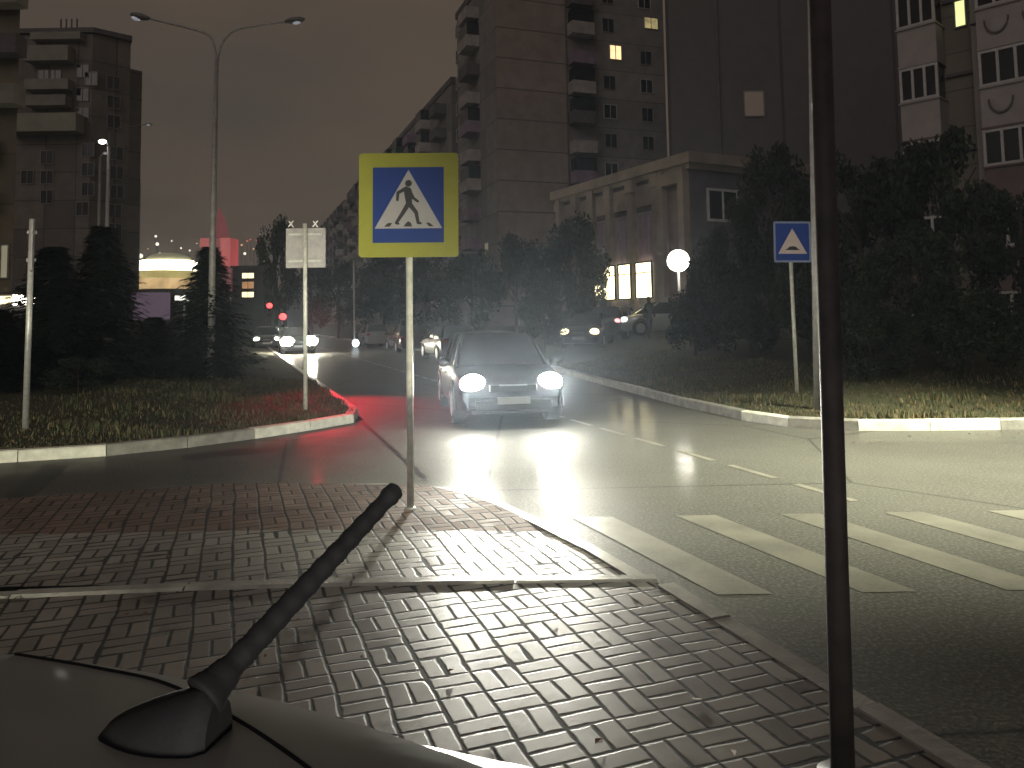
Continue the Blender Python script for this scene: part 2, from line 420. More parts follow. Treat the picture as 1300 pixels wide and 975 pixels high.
# verges
def grassmat():
    m, nt, b = newmat('grass_ground')
    f = noise(nt, 1.7, 6); f2 = noise(nt, 25, 4)
    c = mix(nt, ramp(nt, f, .35, .65), (.035, .042, .016), (.075, .062, .03))
    nt.links.new(mix(nt, ramp(nt, f2, .4, .7, 0, .6), c, (.02, .022, .01)), b.inputs['Base Color']); b.inputs['Roughness'].default_value = .95
    bump(nt, b, f2, .8, .05); return m
M['grass'] = grassmat()
g = MB()
poly = [(p[0], p[1]) for p in LK]
Nl = Vector((-.35, .94, 0))
def hl(d): return .11+.25*min(1, d/10)+rnd.uniform(-.01, .02)*min(1, d)
LKo = []
rows = []
base = [LK[0], (-25, 3.9), LK[1], (-9, 8.99), LK[2], LK[3], LK[4], LK[5], LK[6], (-2.85, 12.85), LK[8]]+LK[9:]
NL = Vector((-.9, .43, 0))
for d in (.15, .6, 1.2, 2, 3.5, 6, 10, 18, 40, 90):
    rows.append([(p[0]+NL.x*d, p[1]+NL.y*d, hl(d)) for p in base])
g.grid(rows); tag(g.build('grass_verge_left', M['grass']), kind='structure')
NR = Vector((.6, .8, 0))
def hr(d): t = max(0, min(1, (d-.3)/13)); return .12+1.0*t*t*(3-2*t)
rows = []
base = [(60, 11.2), (30, 11.2), (20, 11.2), (14, 11.2), (10, 11.2)]+RK[2:]
for d in (.1, .5, 1, 1.6, 2.4, 3.5, 5, 7, 9, 11, 14, 20, 40, 90):
    rows.append([(p[0]+NR.x*d, p[1]+NR.y*d, hr(d)+rnd.uniform(-.02, .02)*min(1, d/2)) for p in base])
g = MB(); g.grid(rows, flip=True); o = g.build('grass_verge_right', M['grass'], smooth=True); tag(o, kind='structure')
def ground_right(x, y):
    best = 9e9
    # distance measured along NR back to the kerb line
    for k in range(len(base)-1):
        ax, ay = base[k]; bx, by = base[k+1]; dx, dy = bx-ax, by-ay
        den = NR.x*dy-NR.y*dx
        if abs(den) < 1e-9: continue
        d = ((x-ax)*dy-(y-ay)*dx)/den; t = ((x-NR.x*d-ax)*dx+(y-NR.y*d-ay)*dy)/(dx*dx+dy*dy)
        if -.001 <= t <= 1.001 and d > 0: best = min(best, d)
    return hr(best) if best < 9e8 else .12

# grass blades
def blades(name, samples, m, hmin, hmax):
    g = MB()
    for x, y, z, s in samples:
        a = rnd.uniform(0, 6.28); h = rnd.uniform(hmin, hmax)*s; wd = rnd.uniform(.006, .016)*(1+h*2); ln = rnd.uniform(-.5, .5)*h
        dx, dy = math.cos(a)*wd, math.sin(a)*wd; b_ = rnd.uniform(0, 6.28); ox, oy = math.cos(b_)*ln, math.sin(b_)*ln
        i = len(g.v); g.v += [(x-dx, y-dy, z-.01), (x+dx, y+dy, z-.01), (x+dx*.6+ox*.5, y+dy*.6+oy*.5, z+h*.6), (x+ox, y+oy, z+h)]
        g.f.append((i, i+1, i+2, i+3)); g.m.append(rnd.choice((0, 0, 1)))
    return g.build(name, m)
M['blade'] = mat('grass_blade', (.06, .072, .028), .7, .4, 2); M['straw'] = mat('dry_grass_blade', (.16, .12, .06), .8, .35, 2)
def scatter(pts, n, dmin, dmax, NV, hf, bias=1.6):
    out = []; seg = [(Vector((a[0], a[1], 0)), Vector((b_[0], b_[1], 0))) for a, b_ in zip(pts, pts[1:])]
    wts = [(b_-a).length for a, b_ in seg]
    for _ in range(n):
        a, b_ = rnd.choices(seg, wts)[0]; p = a+(b_-a)*rnd.random(); d = dmin+(dmax-dmin)*rnd.random()**bias
        x, y = p.x+NV.x*d, p.y+NV.y*d; s = .55+.9*(.5+.5*math.sin(x*2.1+math.sin(y*1.7)*2))*(.5+.5*math.sin(y*2.9+x))
        out.append((x, y, hf(d), s))
    return out
tag(blades('grass_left', scatter([(-14, 7.4), (-12, 8.05), LK[2], LK[3], LK[4], LK[5], LK[6], LK[8], LK[9], LK[10]], 26000, .2, 7, NL, lambda d: .11+.25*min(1, d/10)), [M['blade'], M['straw']], .03, .12),
    'short patchy green grass growing behind the left kerb', 'grass', kind='stuff')
tag(blades('grass_right', scatter([(16, 11.2), (8, 11.2), RK[3], RK[4], RK[5], RK[6], RK[7], RK[8], RK[9]], 26000, .2, 6, NR, hr), [M['blade'], M['straw']], .03, .11),
    'dry and green grass growing on the bank behind the right kerb', 'grass', kind='stuff')
# fallen leaves
M['leaf_dead'] = mat('fallen_leaf', (.13, .07, .03), .7, .5, 3)
g = MB()
for _ in range(170):
    if rnd.random() < .6: x, y = rnd.uniform(-4, 1.2), rnd.uniform(2.6, 7.7); z = ZP+.004
    else: x, y = rnd.uniform(3.5, 9), rnd.uniform(10.2, 11.1); z = .004
    if x > edge_x(y)-.2 and y < 8 : continue
    if z > .05: z = (ZP if y < YS else zr(x, y))+.006
    r = rnd.uniform(.012, .03); a = rnd.uniform(0, 6.28)
    P = [(x+math.cos(a+t)*r*k, y+math.sin(a+t)*r*k, z+rnd.uniform(0, .012)) for t, k in ((0, 1), (1.5, .6), (3.14, 1), (4.7, .6))]
    g.quad(*P)
tag(g.build('fallen_leaves', M['leaf_dead']), 'scattered brown fallen leaves on the wet paving', 'leaves', kind='stuff')

# ------------------------------------------------------------ trees
def leafmat(name, a, b_):
    m, nt, b = newmat(name)
    oi = nt.nodes.new('ShaderNodeObjectInfo'); f = noise(nt, 1.1, 3)
    nt.links.new(mix(nt, ramp(nt, f, .35, .65), a, b_), b.inputs['Base Color']); b.inputs['Roughness'].default_value = .65
    b.inputs['Specular IOR Level'].default_value = .25
    return m
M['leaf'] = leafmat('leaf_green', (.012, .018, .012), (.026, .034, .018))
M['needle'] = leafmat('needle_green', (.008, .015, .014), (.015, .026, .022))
def crown_mesh(seed, n, squash=1.0, leaf=.05):
    """unit crown: radius about 1 round the origin, leaf faces gathered in clumps on an uneven hull"""
    r = random.Random(seed); g = MB(); lobes = []
    for k in range(26):
        t = r.uniform(0, 6.28); z = r.uniform(-.75, .95); rr = math.sqrt(max(0, 1-z*z))*r.uniform(.45, .82)
        lobes.append((math.cos(t)*rr, math.sin(t)*rr, z*.85*squash, r.uniform(.2, .38)))
    for _ in range(n):
        l = r.choice(lobes); v = Vector((r.gauss(0, 1), r.gauss(0, 1), r.gauss(0, 1))).normalized()*l[3]*(r.random()**.45)
        c = Vector(l[:3])+v; s = leaf*r.uniform(.5, 1.3)
        a = Vector((r.gauss(0, 1), r.gauss(0, 1), r.gauss(0, .6))).normalized(); b_ = a.orthogonal().normalized()
        b_.rotate(Matrix.Rotation(r.uniform(0, 6.28), 3, a)); e = a.cross(b_)
        g.quad(c-b_*s, c-e*s*.5, c+b_*s, c+e*s*.5)
    return g
LEAFM = []
for sd in range(4):
    o = crown_mesh(sd, 6500).build('crown', M['leaf']); LEAFM.append(o.data); bpy.data.objects.remove(o)
def trunk_mesh():
    g = MB(); g.tube([(0, 0, 0), (.03, 0, .35), (.0, .03, .7), (.02, 0, 1)], [.05, .038, .03, .012], 8)
    r = random.Random(3)
    for k in range(7):
        a = k*.9+r.random(); z = .42+k*.07
        g.tube([(0, 0, z), (math.cos(a)*.14, math.sin(a)*.14, z+.12), (math.cos(a)*.30, math.sin(a)*.30, z+.2+.1*r.random())], [.02, .013, .005], 6)
    return g
o = trunk_mesh().build('trunk', M['trunk']); TRUNK = o.data; bpy.data.objects.remove(o)
def spruce_mesh(seed):
    r = random.Random(seed); g = MB()
    z = .04
    while z < .985:
        rad_ = (.34*(1-z)**.85+.01)*r.uniform(.8, 1.15); nb = int(9+26*(1-z))
        for k in range(nb):
            a = r.uniform(0, 6.28); R_ = rad_*r.uniform(.7, 1.12); tip = Vector((math.cos(a)*R_, math.sin(a)*R_, z-.09*R_/.3+.02)); root = Vector((0, 0, z+.02))
            side = Vector((-math.sin(a), math.cos(a), 0))
            for q in range(9):
                t = .18+.82*(q+r.random())/9; c = root.lerp(tip, t); wd = .034*(1.25-t)+.008; ln = .052
                d = (tip-root).normalized()+side*r.uniform(-.9, .9)+Vector((0, 0, r.uniform(-.5, .25))); d.normalize(); n = d.cross(Vector((0, 0, 1))).normalized()*wd*.45
                g.quad(c-n*.6, c+d*ln*.5-n, c+d*ln, c+d*ln*.5+n)
        z += .022*(1.3-z)+.004
    return g
SPR = []
for sd in (11, 12):
    o = spruce_mesh(sd).build('crown', M['needle']); SPR.append(o.data); bpy.data.objects.remove(o)
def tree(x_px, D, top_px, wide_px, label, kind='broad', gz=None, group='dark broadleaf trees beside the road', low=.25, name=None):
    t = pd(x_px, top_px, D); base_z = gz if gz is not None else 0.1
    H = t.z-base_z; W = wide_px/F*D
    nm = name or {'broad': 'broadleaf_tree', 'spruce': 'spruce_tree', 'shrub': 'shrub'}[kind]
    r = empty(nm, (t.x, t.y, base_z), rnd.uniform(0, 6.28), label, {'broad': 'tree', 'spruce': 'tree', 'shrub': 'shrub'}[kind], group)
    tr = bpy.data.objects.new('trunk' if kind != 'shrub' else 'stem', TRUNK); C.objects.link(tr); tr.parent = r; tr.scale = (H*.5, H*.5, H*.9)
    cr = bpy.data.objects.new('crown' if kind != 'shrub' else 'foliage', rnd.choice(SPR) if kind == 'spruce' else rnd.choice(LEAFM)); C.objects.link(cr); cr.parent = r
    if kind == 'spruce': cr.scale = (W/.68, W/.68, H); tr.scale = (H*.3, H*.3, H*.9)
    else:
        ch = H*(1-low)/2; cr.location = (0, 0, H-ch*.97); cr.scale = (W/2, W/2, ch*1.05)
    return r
RT = 'dark broadleaf trees on the right bank'
for a in [(975, 25, 192, 120, 'dark leafy tree standing behind the speed bump sign', .2), (1085, 22, 203, 150, 'dark leafy tree rising just right of the near brown pole', .15),
          (1192, 20, 170, 150, 'tall dark tree in front of the pale balcony building', .12), (1295, 17.5, 238, 150, 'dark low-crowned tree at the right end of the bank', .08),
          (1150, 16.5, 300, 150, 'low bushy tree in front of the tall tree on the right bank', .04),
          (1040, 18.5, 290, 120, 'low bushy tree behind the slim pole on the right bank', .04),
          (1400, 16, 210, 170, 'dark tree at the very edge of the right bank', .1)]:
    p = pd(a[0], 400, a[1]); tree(a[0], a[1], a[2], a[3], a[4], 'broad', ground_right(p.x, p.y), RT, a[5])
for a in [(905, 27, 298, 70, 'dark shrub between the globe lamp and the speed bump sign'), (950, 21, 345, 110, 'wide dark shrub left of the speed bump sign'),
          (1100, 15.5, 385, 120, 'rounded shrub right of the near brown pole'), (1230, 15.2, 375, 130, 'rounded shrub below the pale balcony building'),
          (880, 24, 365, 80, 'small dark shrub below the globe lamp')]:
    p = pd(a[0], 400, a[1]); tree(a[0], a[1], a[2], a[3], a[4], 'shrub', ground_right(p.x, p.y), 'dark shrubs on the right bank', 0.0)
MT = 'dark trees in front of the long apartment row'
for a in [(722, 40, 284, 105, 'dark tree left of the lit shop windows'), (655, 44, 305, 90, 'dark tree at the foot of the windowless brick end wall'),
          (752, 41, 335, 44, 'thin tree partly covering the lit shop windows'),
          (600, 50, 322, 90, 'dark tree right behind the pedestrian sign post'), (540, 56, 328, 90, 'dark tree left behind the pedestrian sign post'),
          (487, 62, 326, 80, 'dark tree between the grey sign back and the pedestrian sign'), (430, 72, 338, 70, 'dark tree low behind the grey sign back'),
          (350, 76, 284, 58, 'tall narrow dark tree left of the grey sign back'), (395, 82, 318, 60, 'dark tree hidden behind the grey sign back'), (690, 30, 372, 70, 'low dark tree above the oncoming headlights')]:
    tree(a[0], a[1], a[2], a[3], a[4], 'broad', .15, MT, .12)
ST = 'spruces on the left verge'
for a in [(132, 20.5, 286, 180, 'tall dark spruce in front of the left tower'), (68, 18.5, 312, 200, 'dark spruce beside the left signpost'),
          (266, 21.5, 312, 150, 'dark spruce standing under the two-armed street lamp'), (196, 24, 402, 130, 'small dark spruce between two taller spruces'),
          (-5, 17, 392, 170, 'low dark spruce at the left frame edge')]:
    tree(a[0], a[1], a[2], a[3], a[4], 'spruce', .3, ST)
tree(312, 27, 452, 60, 'low dark shrub at the foot of the spruce by the street lamp', 'shrub', .25, None, 0)
tree(100, 16.5, 455, 90, 'low dark shrub behind the left signpost', 'shrub', .3, None, 0)

# ------------------------------------------------------------ buildings
def frame_of(o, d):
    """rotation for a facade whose local +x runs along d; -y faces out (to the right of d reversed)"""
    return math.atan2(d[1], d[0])
def window_mesh(w_, h_, panes, fm, gm, fw=.07, depth=.08):
    g = MB(); n = panes
    g.box((0, -.01, 0), (w_-fw, .02, h_-fw), m=1)
    for x in (-w_/2+fw/2, w_/2-fw/2): g.box((x, -.03, 0), (fw, depth, h_), m=0)
    for z in (-h_/2+fw/2, h_/2-fw/2): g.box((0, -.031, z), (w_-2*fw, depth, fw), m=0)
    for k in range(1, n): g.box((-w_/2+w_*k/n, -.029, 0), (fw*.8, depth*.8, h_-2*fw), m=0)
    o = g.build('window', [fm, gm]); me = o.data; bpy.data.objects.remove(o); return me
W_D = window_mesh(1.3, 1.4, 2, M['dframe'], M['wglass'])
W_W = window_mesh(1.4, 1.4, 2, M['wframe'], M['wglass'])
def place(me, name, parent, loc, rz=0, label=None):
    o = bpy.data.objects.new(name, me); C.objects.link(o); o.parent = parent; o.location = loc; o.rotation_euler = (0, 0, rz)
    if label: o['label'] = label
    return o
brick = grid_mat('brown_brick_wall', (.27, .215, .19), (.10, .08, .08), 60, 2.8, wid=.12, panel=.05, var=.35)
concrete = grid_mat('concrete_panel_wall', (.22, .20, .19), (.08, .075, .07), 3.2, 2.8, wid=.07, panel=.2, var=.35)
tile = grid_mat('mottled_panel_wall', (.17, .155, .16), (.07, .07, .07), 3.0, 1.4, wid=.08, panel=.45, var=.4)
warm_lit = glow('lit_window_warm', (1, .62, .30), 1.5, .3, 1.5)
dim_lit = glow('lit_window_dim', (.75, .6, .25), .42, .6, 1.2)
tan_lit = mat('dim_curtained_window', (.05, .04, .035), .6, .2, 1, emit=(1, .72, .55), es=.045)
green_lit = glow('lit_window_greenish', (.85, .9, .38), .95, .2, 2)
M['par_pale'] = mat('pale_balcony_panel', (.30, .27, .26), .7, .25, 1.2); M['par_dark'] = mat('dark_balcony_panel', (.09, .08, .085), .7, .3, 1.2)
M['par_green'] = mat('green_balcony_glass', (.02, .07, .05), .3, .3, 1); M['par_mauve'] = mat('mauve_balcony_panel', (.20, .14, .20), .6, .3, 1)

def block_row(label, t0, t1, H, floors, parent_loc, bal_seed, depth=14, wallm=None, end_windows=False, group='apartment blocks along the right side of the road'):
    """slab block along the road; local x = away along the road, local -y... local frame: x along RD, y to the right (RP)"""
    r = random.Random(bal_seed)
    o3 = Vector((parent_loc[0], parent_loc[1], 0))+RD*t0
    ang = math.atan2(RD.y, RD.x)             # local x -> RD ; local y -> left of RD, so the road side is +y
    L = t1-t0
    root = empty('apartment_block', (o3.x, o3.y, 0), ang, label, 'building', group)
    g = MB(); g.box((L/2, -depth/2, H/2), (L, depth, H)); g.build('wall', wallm or concrete, root)
    g = MB(); g.box((L/2, -depth/2, H+.35), (L+.3, depth+.3, .7)); g.box((L*.3, -depth/2, H+1.6), (4, 4, 1.8)); g.build('roof', M['par_dark'], root)
    fh = H/floors; nb = max(1, int(L/6.4))
    cnt = 0
    for k in range(nb):
        x = (k+.5)*L/nb
        for f in range(floors):
            z = fh*f
            if f >= 1 and cnt < 95:
                g = MB(); mm = r.choice(['par_pale', 'par_pale', 'par_dark', 'par_mauve', 'par_dark'] + (['par_green'] if f > 6 else []))
                g.box((x, .65, z+.55), (2.9, 1.3, 1.1), m=0)
                g.box((x, .62, z+1.72), (2.8, 1.2, 1.24), m=1) if r.random() < .65 else None
                
                g.build('balcony', [M[mm], M['wglass']], root); cnt += 1
    # windows between the balconies on the road side
    cnt = 0
    for k in range(nb):
        for f in range(1, floors):
            if cnt > 90: break
            place(W_W if r.random() < .5 else W_D, 'window', root, ((k+.5)*L/nb+L/nb*.5-.3, .02, fh*f+1.5), math.pi); cnt += 1
    return root, L, fh
c0 = pd(634, 400, 68); c0.z = 0
b1, L1, fh = block_row('tall apartment block with a windowless brick end wall and lit windows', 0, 12.6, 33.6, 12, c0, 1, 17.5)
# end wall of the nearest block: faces the camera (local -x side)
for ch in list(children(b1)):
    if ch.name.startswith('wall'): bpy.data.objects.remove(ch)
g = MB(); g.box((L1/2, -8.75, 16.8), (L1, 17.5, 33.6)); g.build('wall', concrete, b1)
g = MB(); g.box((-.15, -3.4, 16.75), (.3, 6.8, 33.5)); pw = g.build('brick_end_wall', brick, b1)
wl = window_mesh(1.35, 1.5, 2, M['wframe'], warm_lit, .09); wd_ = window_mesh(1.6, 1.2, 2, M['dframe'], dim_lit)
stair = 0
for f in range(0, 12):
    z = 2.8*f
    # stack of loggias right of the brick wall
    if f >= 1:
        g = MB(); mm = ['par_pale', 'par_dark', 'par_pale', 'par_mauve'][(f*7) % 4]
        g.box((-.62, -8.25, z+.6), (1.22, 2.3, 1.15))
        g.box((-.6, -8.25, z+1.76), (1.1, 2.1, 1.24), m=1) if f % 3 else None
        g.build('balcony', [M[mm], M['wglass']], b1)
    for y in (-11.4, -15.4):
        if f < 3: continue
        lab = None; me = W_W if rnd.random() < .4 else W_D
        place(me, 'window', b1, (-.02, y, z+1.6), -math.pi/2)
for (X, Y, me, lab) in ((781, 67, wl, 'brightly lit warm window'), (826, 30, wd_, 'dimly lit yellow window')):
    e = Vector((-RP.x*0, 0, 0)); s, z = on_plane(X, Y, (c0.x, c0.y), (RP.x, RP.y))
    for ch in children(b1):
        if ch.name.startswith('window') and abs(ch.location.y+s) < 1.7 and abs(ch.location.z-z) < 1.5: bpy.data.objects.remove(ch)
    place(me, 'window', b1, (-.05, -s, z), -math.pi/2, lab)
# dark recessed wing at the right of the block
s_, z_ = on_plane(627, 318, (c0.x, c0.y), (RP.x, RP.y))
place(window_mesh(1.0, 2.4, 2, M['dframe'], glow('lit_stair_window', (.9, .75, .45), .35, .7, 3)), 'window', b1, (3.2, .05, 7.6), math.pi, 'dim yellow lit window low on the road side')
block_row('second apartment block beyond the tall one with green enclosed balconies', 15, 52, 27.4, 10, c0, 2)
block_row('third apartment block further along the row', 56, 98, 27.8, 10, c0, 3, group='apartment blocks along the right side of the road')
block_row('farthest apartment block at the end of the row, low behind the grey sign back', 103, 150, 27.2, 10, c0, 4)

# dark slab building on the right, one dim window
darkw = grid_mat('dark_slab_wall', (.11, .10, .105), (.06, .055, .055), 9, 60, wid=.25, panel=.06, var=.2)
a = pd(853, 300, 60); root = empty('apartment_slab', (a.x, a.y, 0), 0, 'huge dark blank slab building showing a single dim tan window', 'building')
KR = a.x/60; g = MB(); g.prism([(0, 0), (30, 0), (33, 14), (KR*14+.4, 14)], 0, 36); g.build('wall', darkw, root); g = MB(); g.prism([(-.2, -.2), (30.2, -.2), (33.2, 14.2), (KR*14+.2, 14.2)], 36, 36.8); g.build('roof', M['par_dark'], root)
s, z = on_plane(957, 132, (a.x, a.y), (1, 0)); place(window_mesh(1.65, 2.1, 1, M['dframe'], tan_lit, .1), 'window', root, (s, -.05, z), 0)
s, z = on_plane(911, 80, (a.x, a.y), (1, 0)); g = MB(); g.tube([(s, -.12, 0), (s, -.12, 36)], .1, 8); g.build('downpipe', M['par_dark'], root)

# low public building with pilasters and lit shop windows
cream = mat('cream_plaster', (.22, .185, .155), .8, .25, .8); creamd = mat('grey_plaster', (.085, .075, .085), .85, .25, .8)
A = pd(879, 300, 36.0); Bp = pd(712, 300, 46.5); A.z = Bp.z = 0
dv = (A-Bp).normalized(); LF = (A-Bp).length; ang = math.atan2(dv.y, dv.x)      # local x from far corner to near corner, -y faces the street
root = empty('public_building', (Bp.x, Bp.y, 1.0), ang, 'low cream building with pilasters and bright shop windows', 'building')
HB = 7.9
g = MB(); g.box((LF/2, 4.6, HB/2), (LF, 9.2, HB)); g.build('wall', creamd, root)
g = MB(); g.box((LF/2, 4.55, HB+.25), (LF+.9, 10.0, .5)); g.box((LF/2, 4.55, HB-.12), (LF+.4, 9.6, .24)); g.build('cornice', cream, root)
def sx(x): return on_plane(x, 300, (Bp.x, Bp.y), (dv.x, dv.y))[0]
cols = [sx(x) for x in (714, 735, 756, 778, 806, 838)]
tallwin = window_mesh(1.0, 3.0, 2, M['dframe'], mat('mauve_curtain_glass', (.09, .06, .07), .3, .3, 1.5), .08)
for k, x in enumerate(cols):
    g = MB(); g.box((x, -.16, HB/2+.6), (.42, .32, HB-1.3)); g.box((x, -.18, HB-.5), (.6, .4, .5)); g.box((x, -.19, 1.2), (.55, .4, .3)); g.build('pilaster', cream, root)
shop = glow('lit_shop_interior', (1, .84, .46), 4.0, .35, .9)
for k, (x0, x1) in enumerate(zip(cols, cols[1:])):
    xm = (x0+x1)/2; wd2 = x1-x0-.55
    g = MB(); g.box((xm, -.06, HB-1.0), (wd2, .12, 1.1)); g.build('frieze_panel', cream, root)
    if wd2 > .5: me = window_mesh(wd2*.92, 2.7, 3, M['dframe'], M['par_mauve'], .08); place(me, 'window', root, (xm, -.03, 5.0-.3), 0)
for (xa, xb) in ((757, 788), (791, 808), (813, 835)):
    a_, b__ = sx(xa), sx(xb); me = window_mesh(b__-a_, 1.9, 1 if xb-xa < 30 else 2, M['black'], shop, .08); o = place(me, 'shop_window', root, ((a_+b__)/2, -.37, 2.55), 0)
    g = MB(); g.box((0, -.06, .38), (b__-a_-.16, .05, .05)); g.build('transom', M['black'], o)
# corner pier with sunk panel
xa, xb = sx(843), sx(877)
g = MB(); w2 = xb-xa
for x in (xa+.2, xb-.2): g.box((x, -.2, HB/2), (.4, .4, HB-.3))
g.box(((xa+xb)/2, -.201, HB-.55), (w2-.8, .4, .6)); g.box(((xa+xb)/2, -.201, .9), (w2-.8, .4, 1.5)); g.build('corner_pier', cream, root)
g = MB(); g.box(((xa+xb)/2, -.03, HB/2+.3), (w2-.82, .06, HB-2.8)); g.build('pier_panel', mat('sunk_panel', (.16, .12, .11), .8, .2, 1), root)
# side wall window
s, z = on_plane(917, 261, (A.x, A.y), (-dv.y, dv.x))
place(window_mesh(2.0, 1.6, 2, M['wframe'], M['wglass'], .12), 'window', root, (LF+.02, s, z-1.0), math.pi/2)

# pale balcony building at the right
fdir = Vector((.69, -.72, 0)).normalized(); O = pd(1152, 300, 28.3); O.z = 0
ang = math.atan2(fdir.y, fdir.x)
root = empty('balcony_building', (O.x, O.y, 0), ang, 'pale apartment building with glazed balconies and garland reliefs', 'building')
def so(x, y=150): return on_plane(x, y, (O.x, O.y), (fdir.x, fdir.y))
s1, s2, s3 = so(1194)[0], so(1246)[0], so(1345)[0]
tanw = grid_mat('tan_block_wall', (.17, .15, .12), (.09, .08, .06), 30, 1.4, wid=.05, panel=.06, var=.2)
wmat = mat('whitewashed_panel', (.27, .24, .235), .7, .12, 1.5); brownp = mat('brown_balcony_panel', (.11, .075, .075), .7, .2, 1.5)
g = MB(); g.box((6.5+.02, 6.0+.95, 14), (13, 12, 28)); g.build('wall', tanw, root)
g = MB(); g.box((6.5, 6.5, 28.3), (13.6, 13.4, .6)); g.build('roof', M['par_dark'], root)
FH = 2.8; sill0 = 9.45
for k in range(-3, 6):
    zs = sill0+FH*k
    if zs > 27: continue
    pm = wmat if k >= 0 else brownp
    for (a_, b__, pn, gar) in ((0.0, s1, 3, False), (s2, s3, 4, True)):
        wd2 = b__-a_; xm = (a_+b__)/2
        g = MB(); g.box((xm, .46, zs-.7), (wd2, .92, 1.38), m=0); g.box((xm, .44, zs+1.385), (wd2+.04, .98, .07), m=0); g.box((xm, .43, zs+.02), (wd2+.08, 1.02, .06), m=0)
        bal = g.build('balcony', pm, root)
        for x in (a_+.05, b__-.05):
            pass
        n = pn; ww = (wd2-.02)
        g = MB(); g.box((xm, .47, zs+.70), (ww-.1, .88, 1.24), m=1)
        for j in range(n+1): g.box((a_+.05+(wd2-.1)*j/n, .03, zs+.70), (.09, .1, 1.29), m=0)
        g.box((xm, .031, zs+.10), (wd2-.12, .09, .1), m=0); g.box((xm, .031, zs+1.29), (wd2-.12, .09, .1), m=0)
        for j in range(1, 3): g.box((a_+.045, .9*j/3, zs+.70), (.09, .08, 1.29), m=0)
        g.build('window', [M['wframe'], M['wglass']], bal)
        if gar and k >= 0:
            for q in range(3):
                cx = a_+.62+q*1.15
                g = MB(); P = [(cx+.36*math.cos(t), -.02, zs-.42-.52*math.sin(t)) for t in [math.pi*j/12 for j in range(13)]]
                g.tube(P, [.03+.02*math.sin(math.pi*j/12) for j in range(13)], 6); g.build('garland', M['par_dark'], bal)
# recess: narrow lit window and ledges
for k in range(-2, 6):
    g = MB(); g.box(((s1+s2)/2, .9, sill0+FH*k+.05+.9), (s2-s1, .14, .12)); g.build('ledge', M['par_dark'], root)
a_, za = so(1203, 12); place(window_mesh(.42, 1.05, 1, M['dframe'], green_lit, .05), 'window', root, (a_+.15, .93, za+.05), 0, 'narrow lit greenish window')
for k in (0, 1):
    g = MB(); g.box((s2-.18, .8, 9+k*6), (.3, .4, 5.9)); g.build('pilaster', wmat, root)

# left tower
tw = grid_mat('tower_wall', (.17, .145, .125), (.05, .045, .04), 3.0, 2.8, wid=.1, panel=.3, var=.35)
tband = mat('tower_band', (.24, .22, .19), .8, .3, .5)
D = 75
a = pd(16, 300, D); root = empty('apartment_tower', (a.x, a.y, 0), 0, 'dark tower block with stacked balconies and a cut-off corner on the left', 'building')
def sz(x, y): p = pd(x, y, D); return p.x-a.x, p.z
xr, zt = sz(125, 42); xc, _ = sz(163, 80)
x2 = sz(118, 40)[0]; x3 = sz(150, 60)[0]; x4 = sz(164, 100)[0]
KR = a.x/D; g = MB()
g.prism([(0, 0), (x2, 0), (x3, 2.5), (x3+KR*9, 11.5), (KR*14-2, 14)], 0, zt, 0); g.prism([(x3-.6, 3.5), (x4-.9, 4.5), (x4-.9+KR*6, 10.5), (x3+KR*8-1, 10.5)], 0, sz(160, 72)[1]); g.build('wall', tw, root)
g = MB(); g.prism([(-.3, -.3), (x2+.2, -.3), (x3+.3, 2.2), (x3+.3+KR*9, 11.8), (KR*14-2.3, 14.3)], zt, zt+.5); g.box((x2*.6, 5, zt+1.0), (4, 4, 1.2)); g.build('roof', M['par_dark'], root)
for (y0, y1, xa, xb, mm, dep) in ((44, 54, 45, 108, tband, .9), (62, 82, 40, 95, tband, 1.2), (104, 118, 40, 95, tband, 1.2), (124, 138, 40, 92, tband, 1.2), (148, 172, 20, 108, mat('tower_green_band', (.27, .26, .20), .8, .2, .6), 1.6)):
    u0, z0 = sz(xa, y1); u1, z1 = sz(xb, y0); g = MB(); g.box(((u0+u1)/2, -dep/2, (z0+z1)/2), (u1-u0, dep, z1-z0)); g.build('balcony', mm, root)
for (x, y) in ((56, 97), (70, 97), (105, 90), (105, 120), (116, 100), (105, 145), (112, 190), (112, 215), (112, 240), (105, 265), (60, 200), (60, 225), (60, 250), (35, 225)):
    u, z = sz(x, y); place(W_D, 'window', root, (u, -.03, z), 0)
for (x, y) in ((135, 100), (135, 125), (135, 150), (137, 190), (137, 215), (137, 240), (135, 265), (135, 290)):
    u, z = sz(x, y); t = (u-x2)/(x3-x2); place(W_D, 'window', root, (u, 2.5*t-.08, z), math.atan2(2.5, x3-x2))
M['rail'] = M['par_dark']
for k in range(5):
    u, z = sz(20+k*5, 50); 
# roof antennas
g = MB()
for k in range(4): u, z = sz(62+k*7, 38); g.tube([(u, 2, zt+1.2), (u, 2, zt+2.3)], .08, 5)
g.build('roof_aerials', M['par_dark'], root)

# near left building: only its right corner shows
D2 = 42; a2 = pd(17, 300, D2); root = empty('corner_building', (a2.x, a2.y, 0), 0, 'concrete block at the left frame edge with pale corner', 'building')
lw = grid_mat('olive_concrete_wall', (.17, .145, .095), (.08, .07, .05), 3.0, 2.8, wid=.08, panel=.2, var=.3)
KR = a2.x/D2; g = MB(); g.prism([(-10, 0), (0, 0), (KR*12-.4, 12), (KR*12-10, 12)], 0, 28); g.build('wall', lw, root)
g = MB(); g.prism([(-10.2, -.2), (.2, -.2), (KR*12-.2, 12.2), (KR*12-10, 12.2)], 28, 28.5); g.build('roof', M['par_dark'], root)
for k in range(1, 9):
    g = MB(); g.box((-.55, -.5, 2.8*k+3.2), (2.0, 1.0, 1.1)) if k > 3 else g.box((-2.0, -.5, 2.8*k+3.2), (2, 1, 1.1)); g.build('balcony', M['par_dark'] if k % 2 else tband, root)
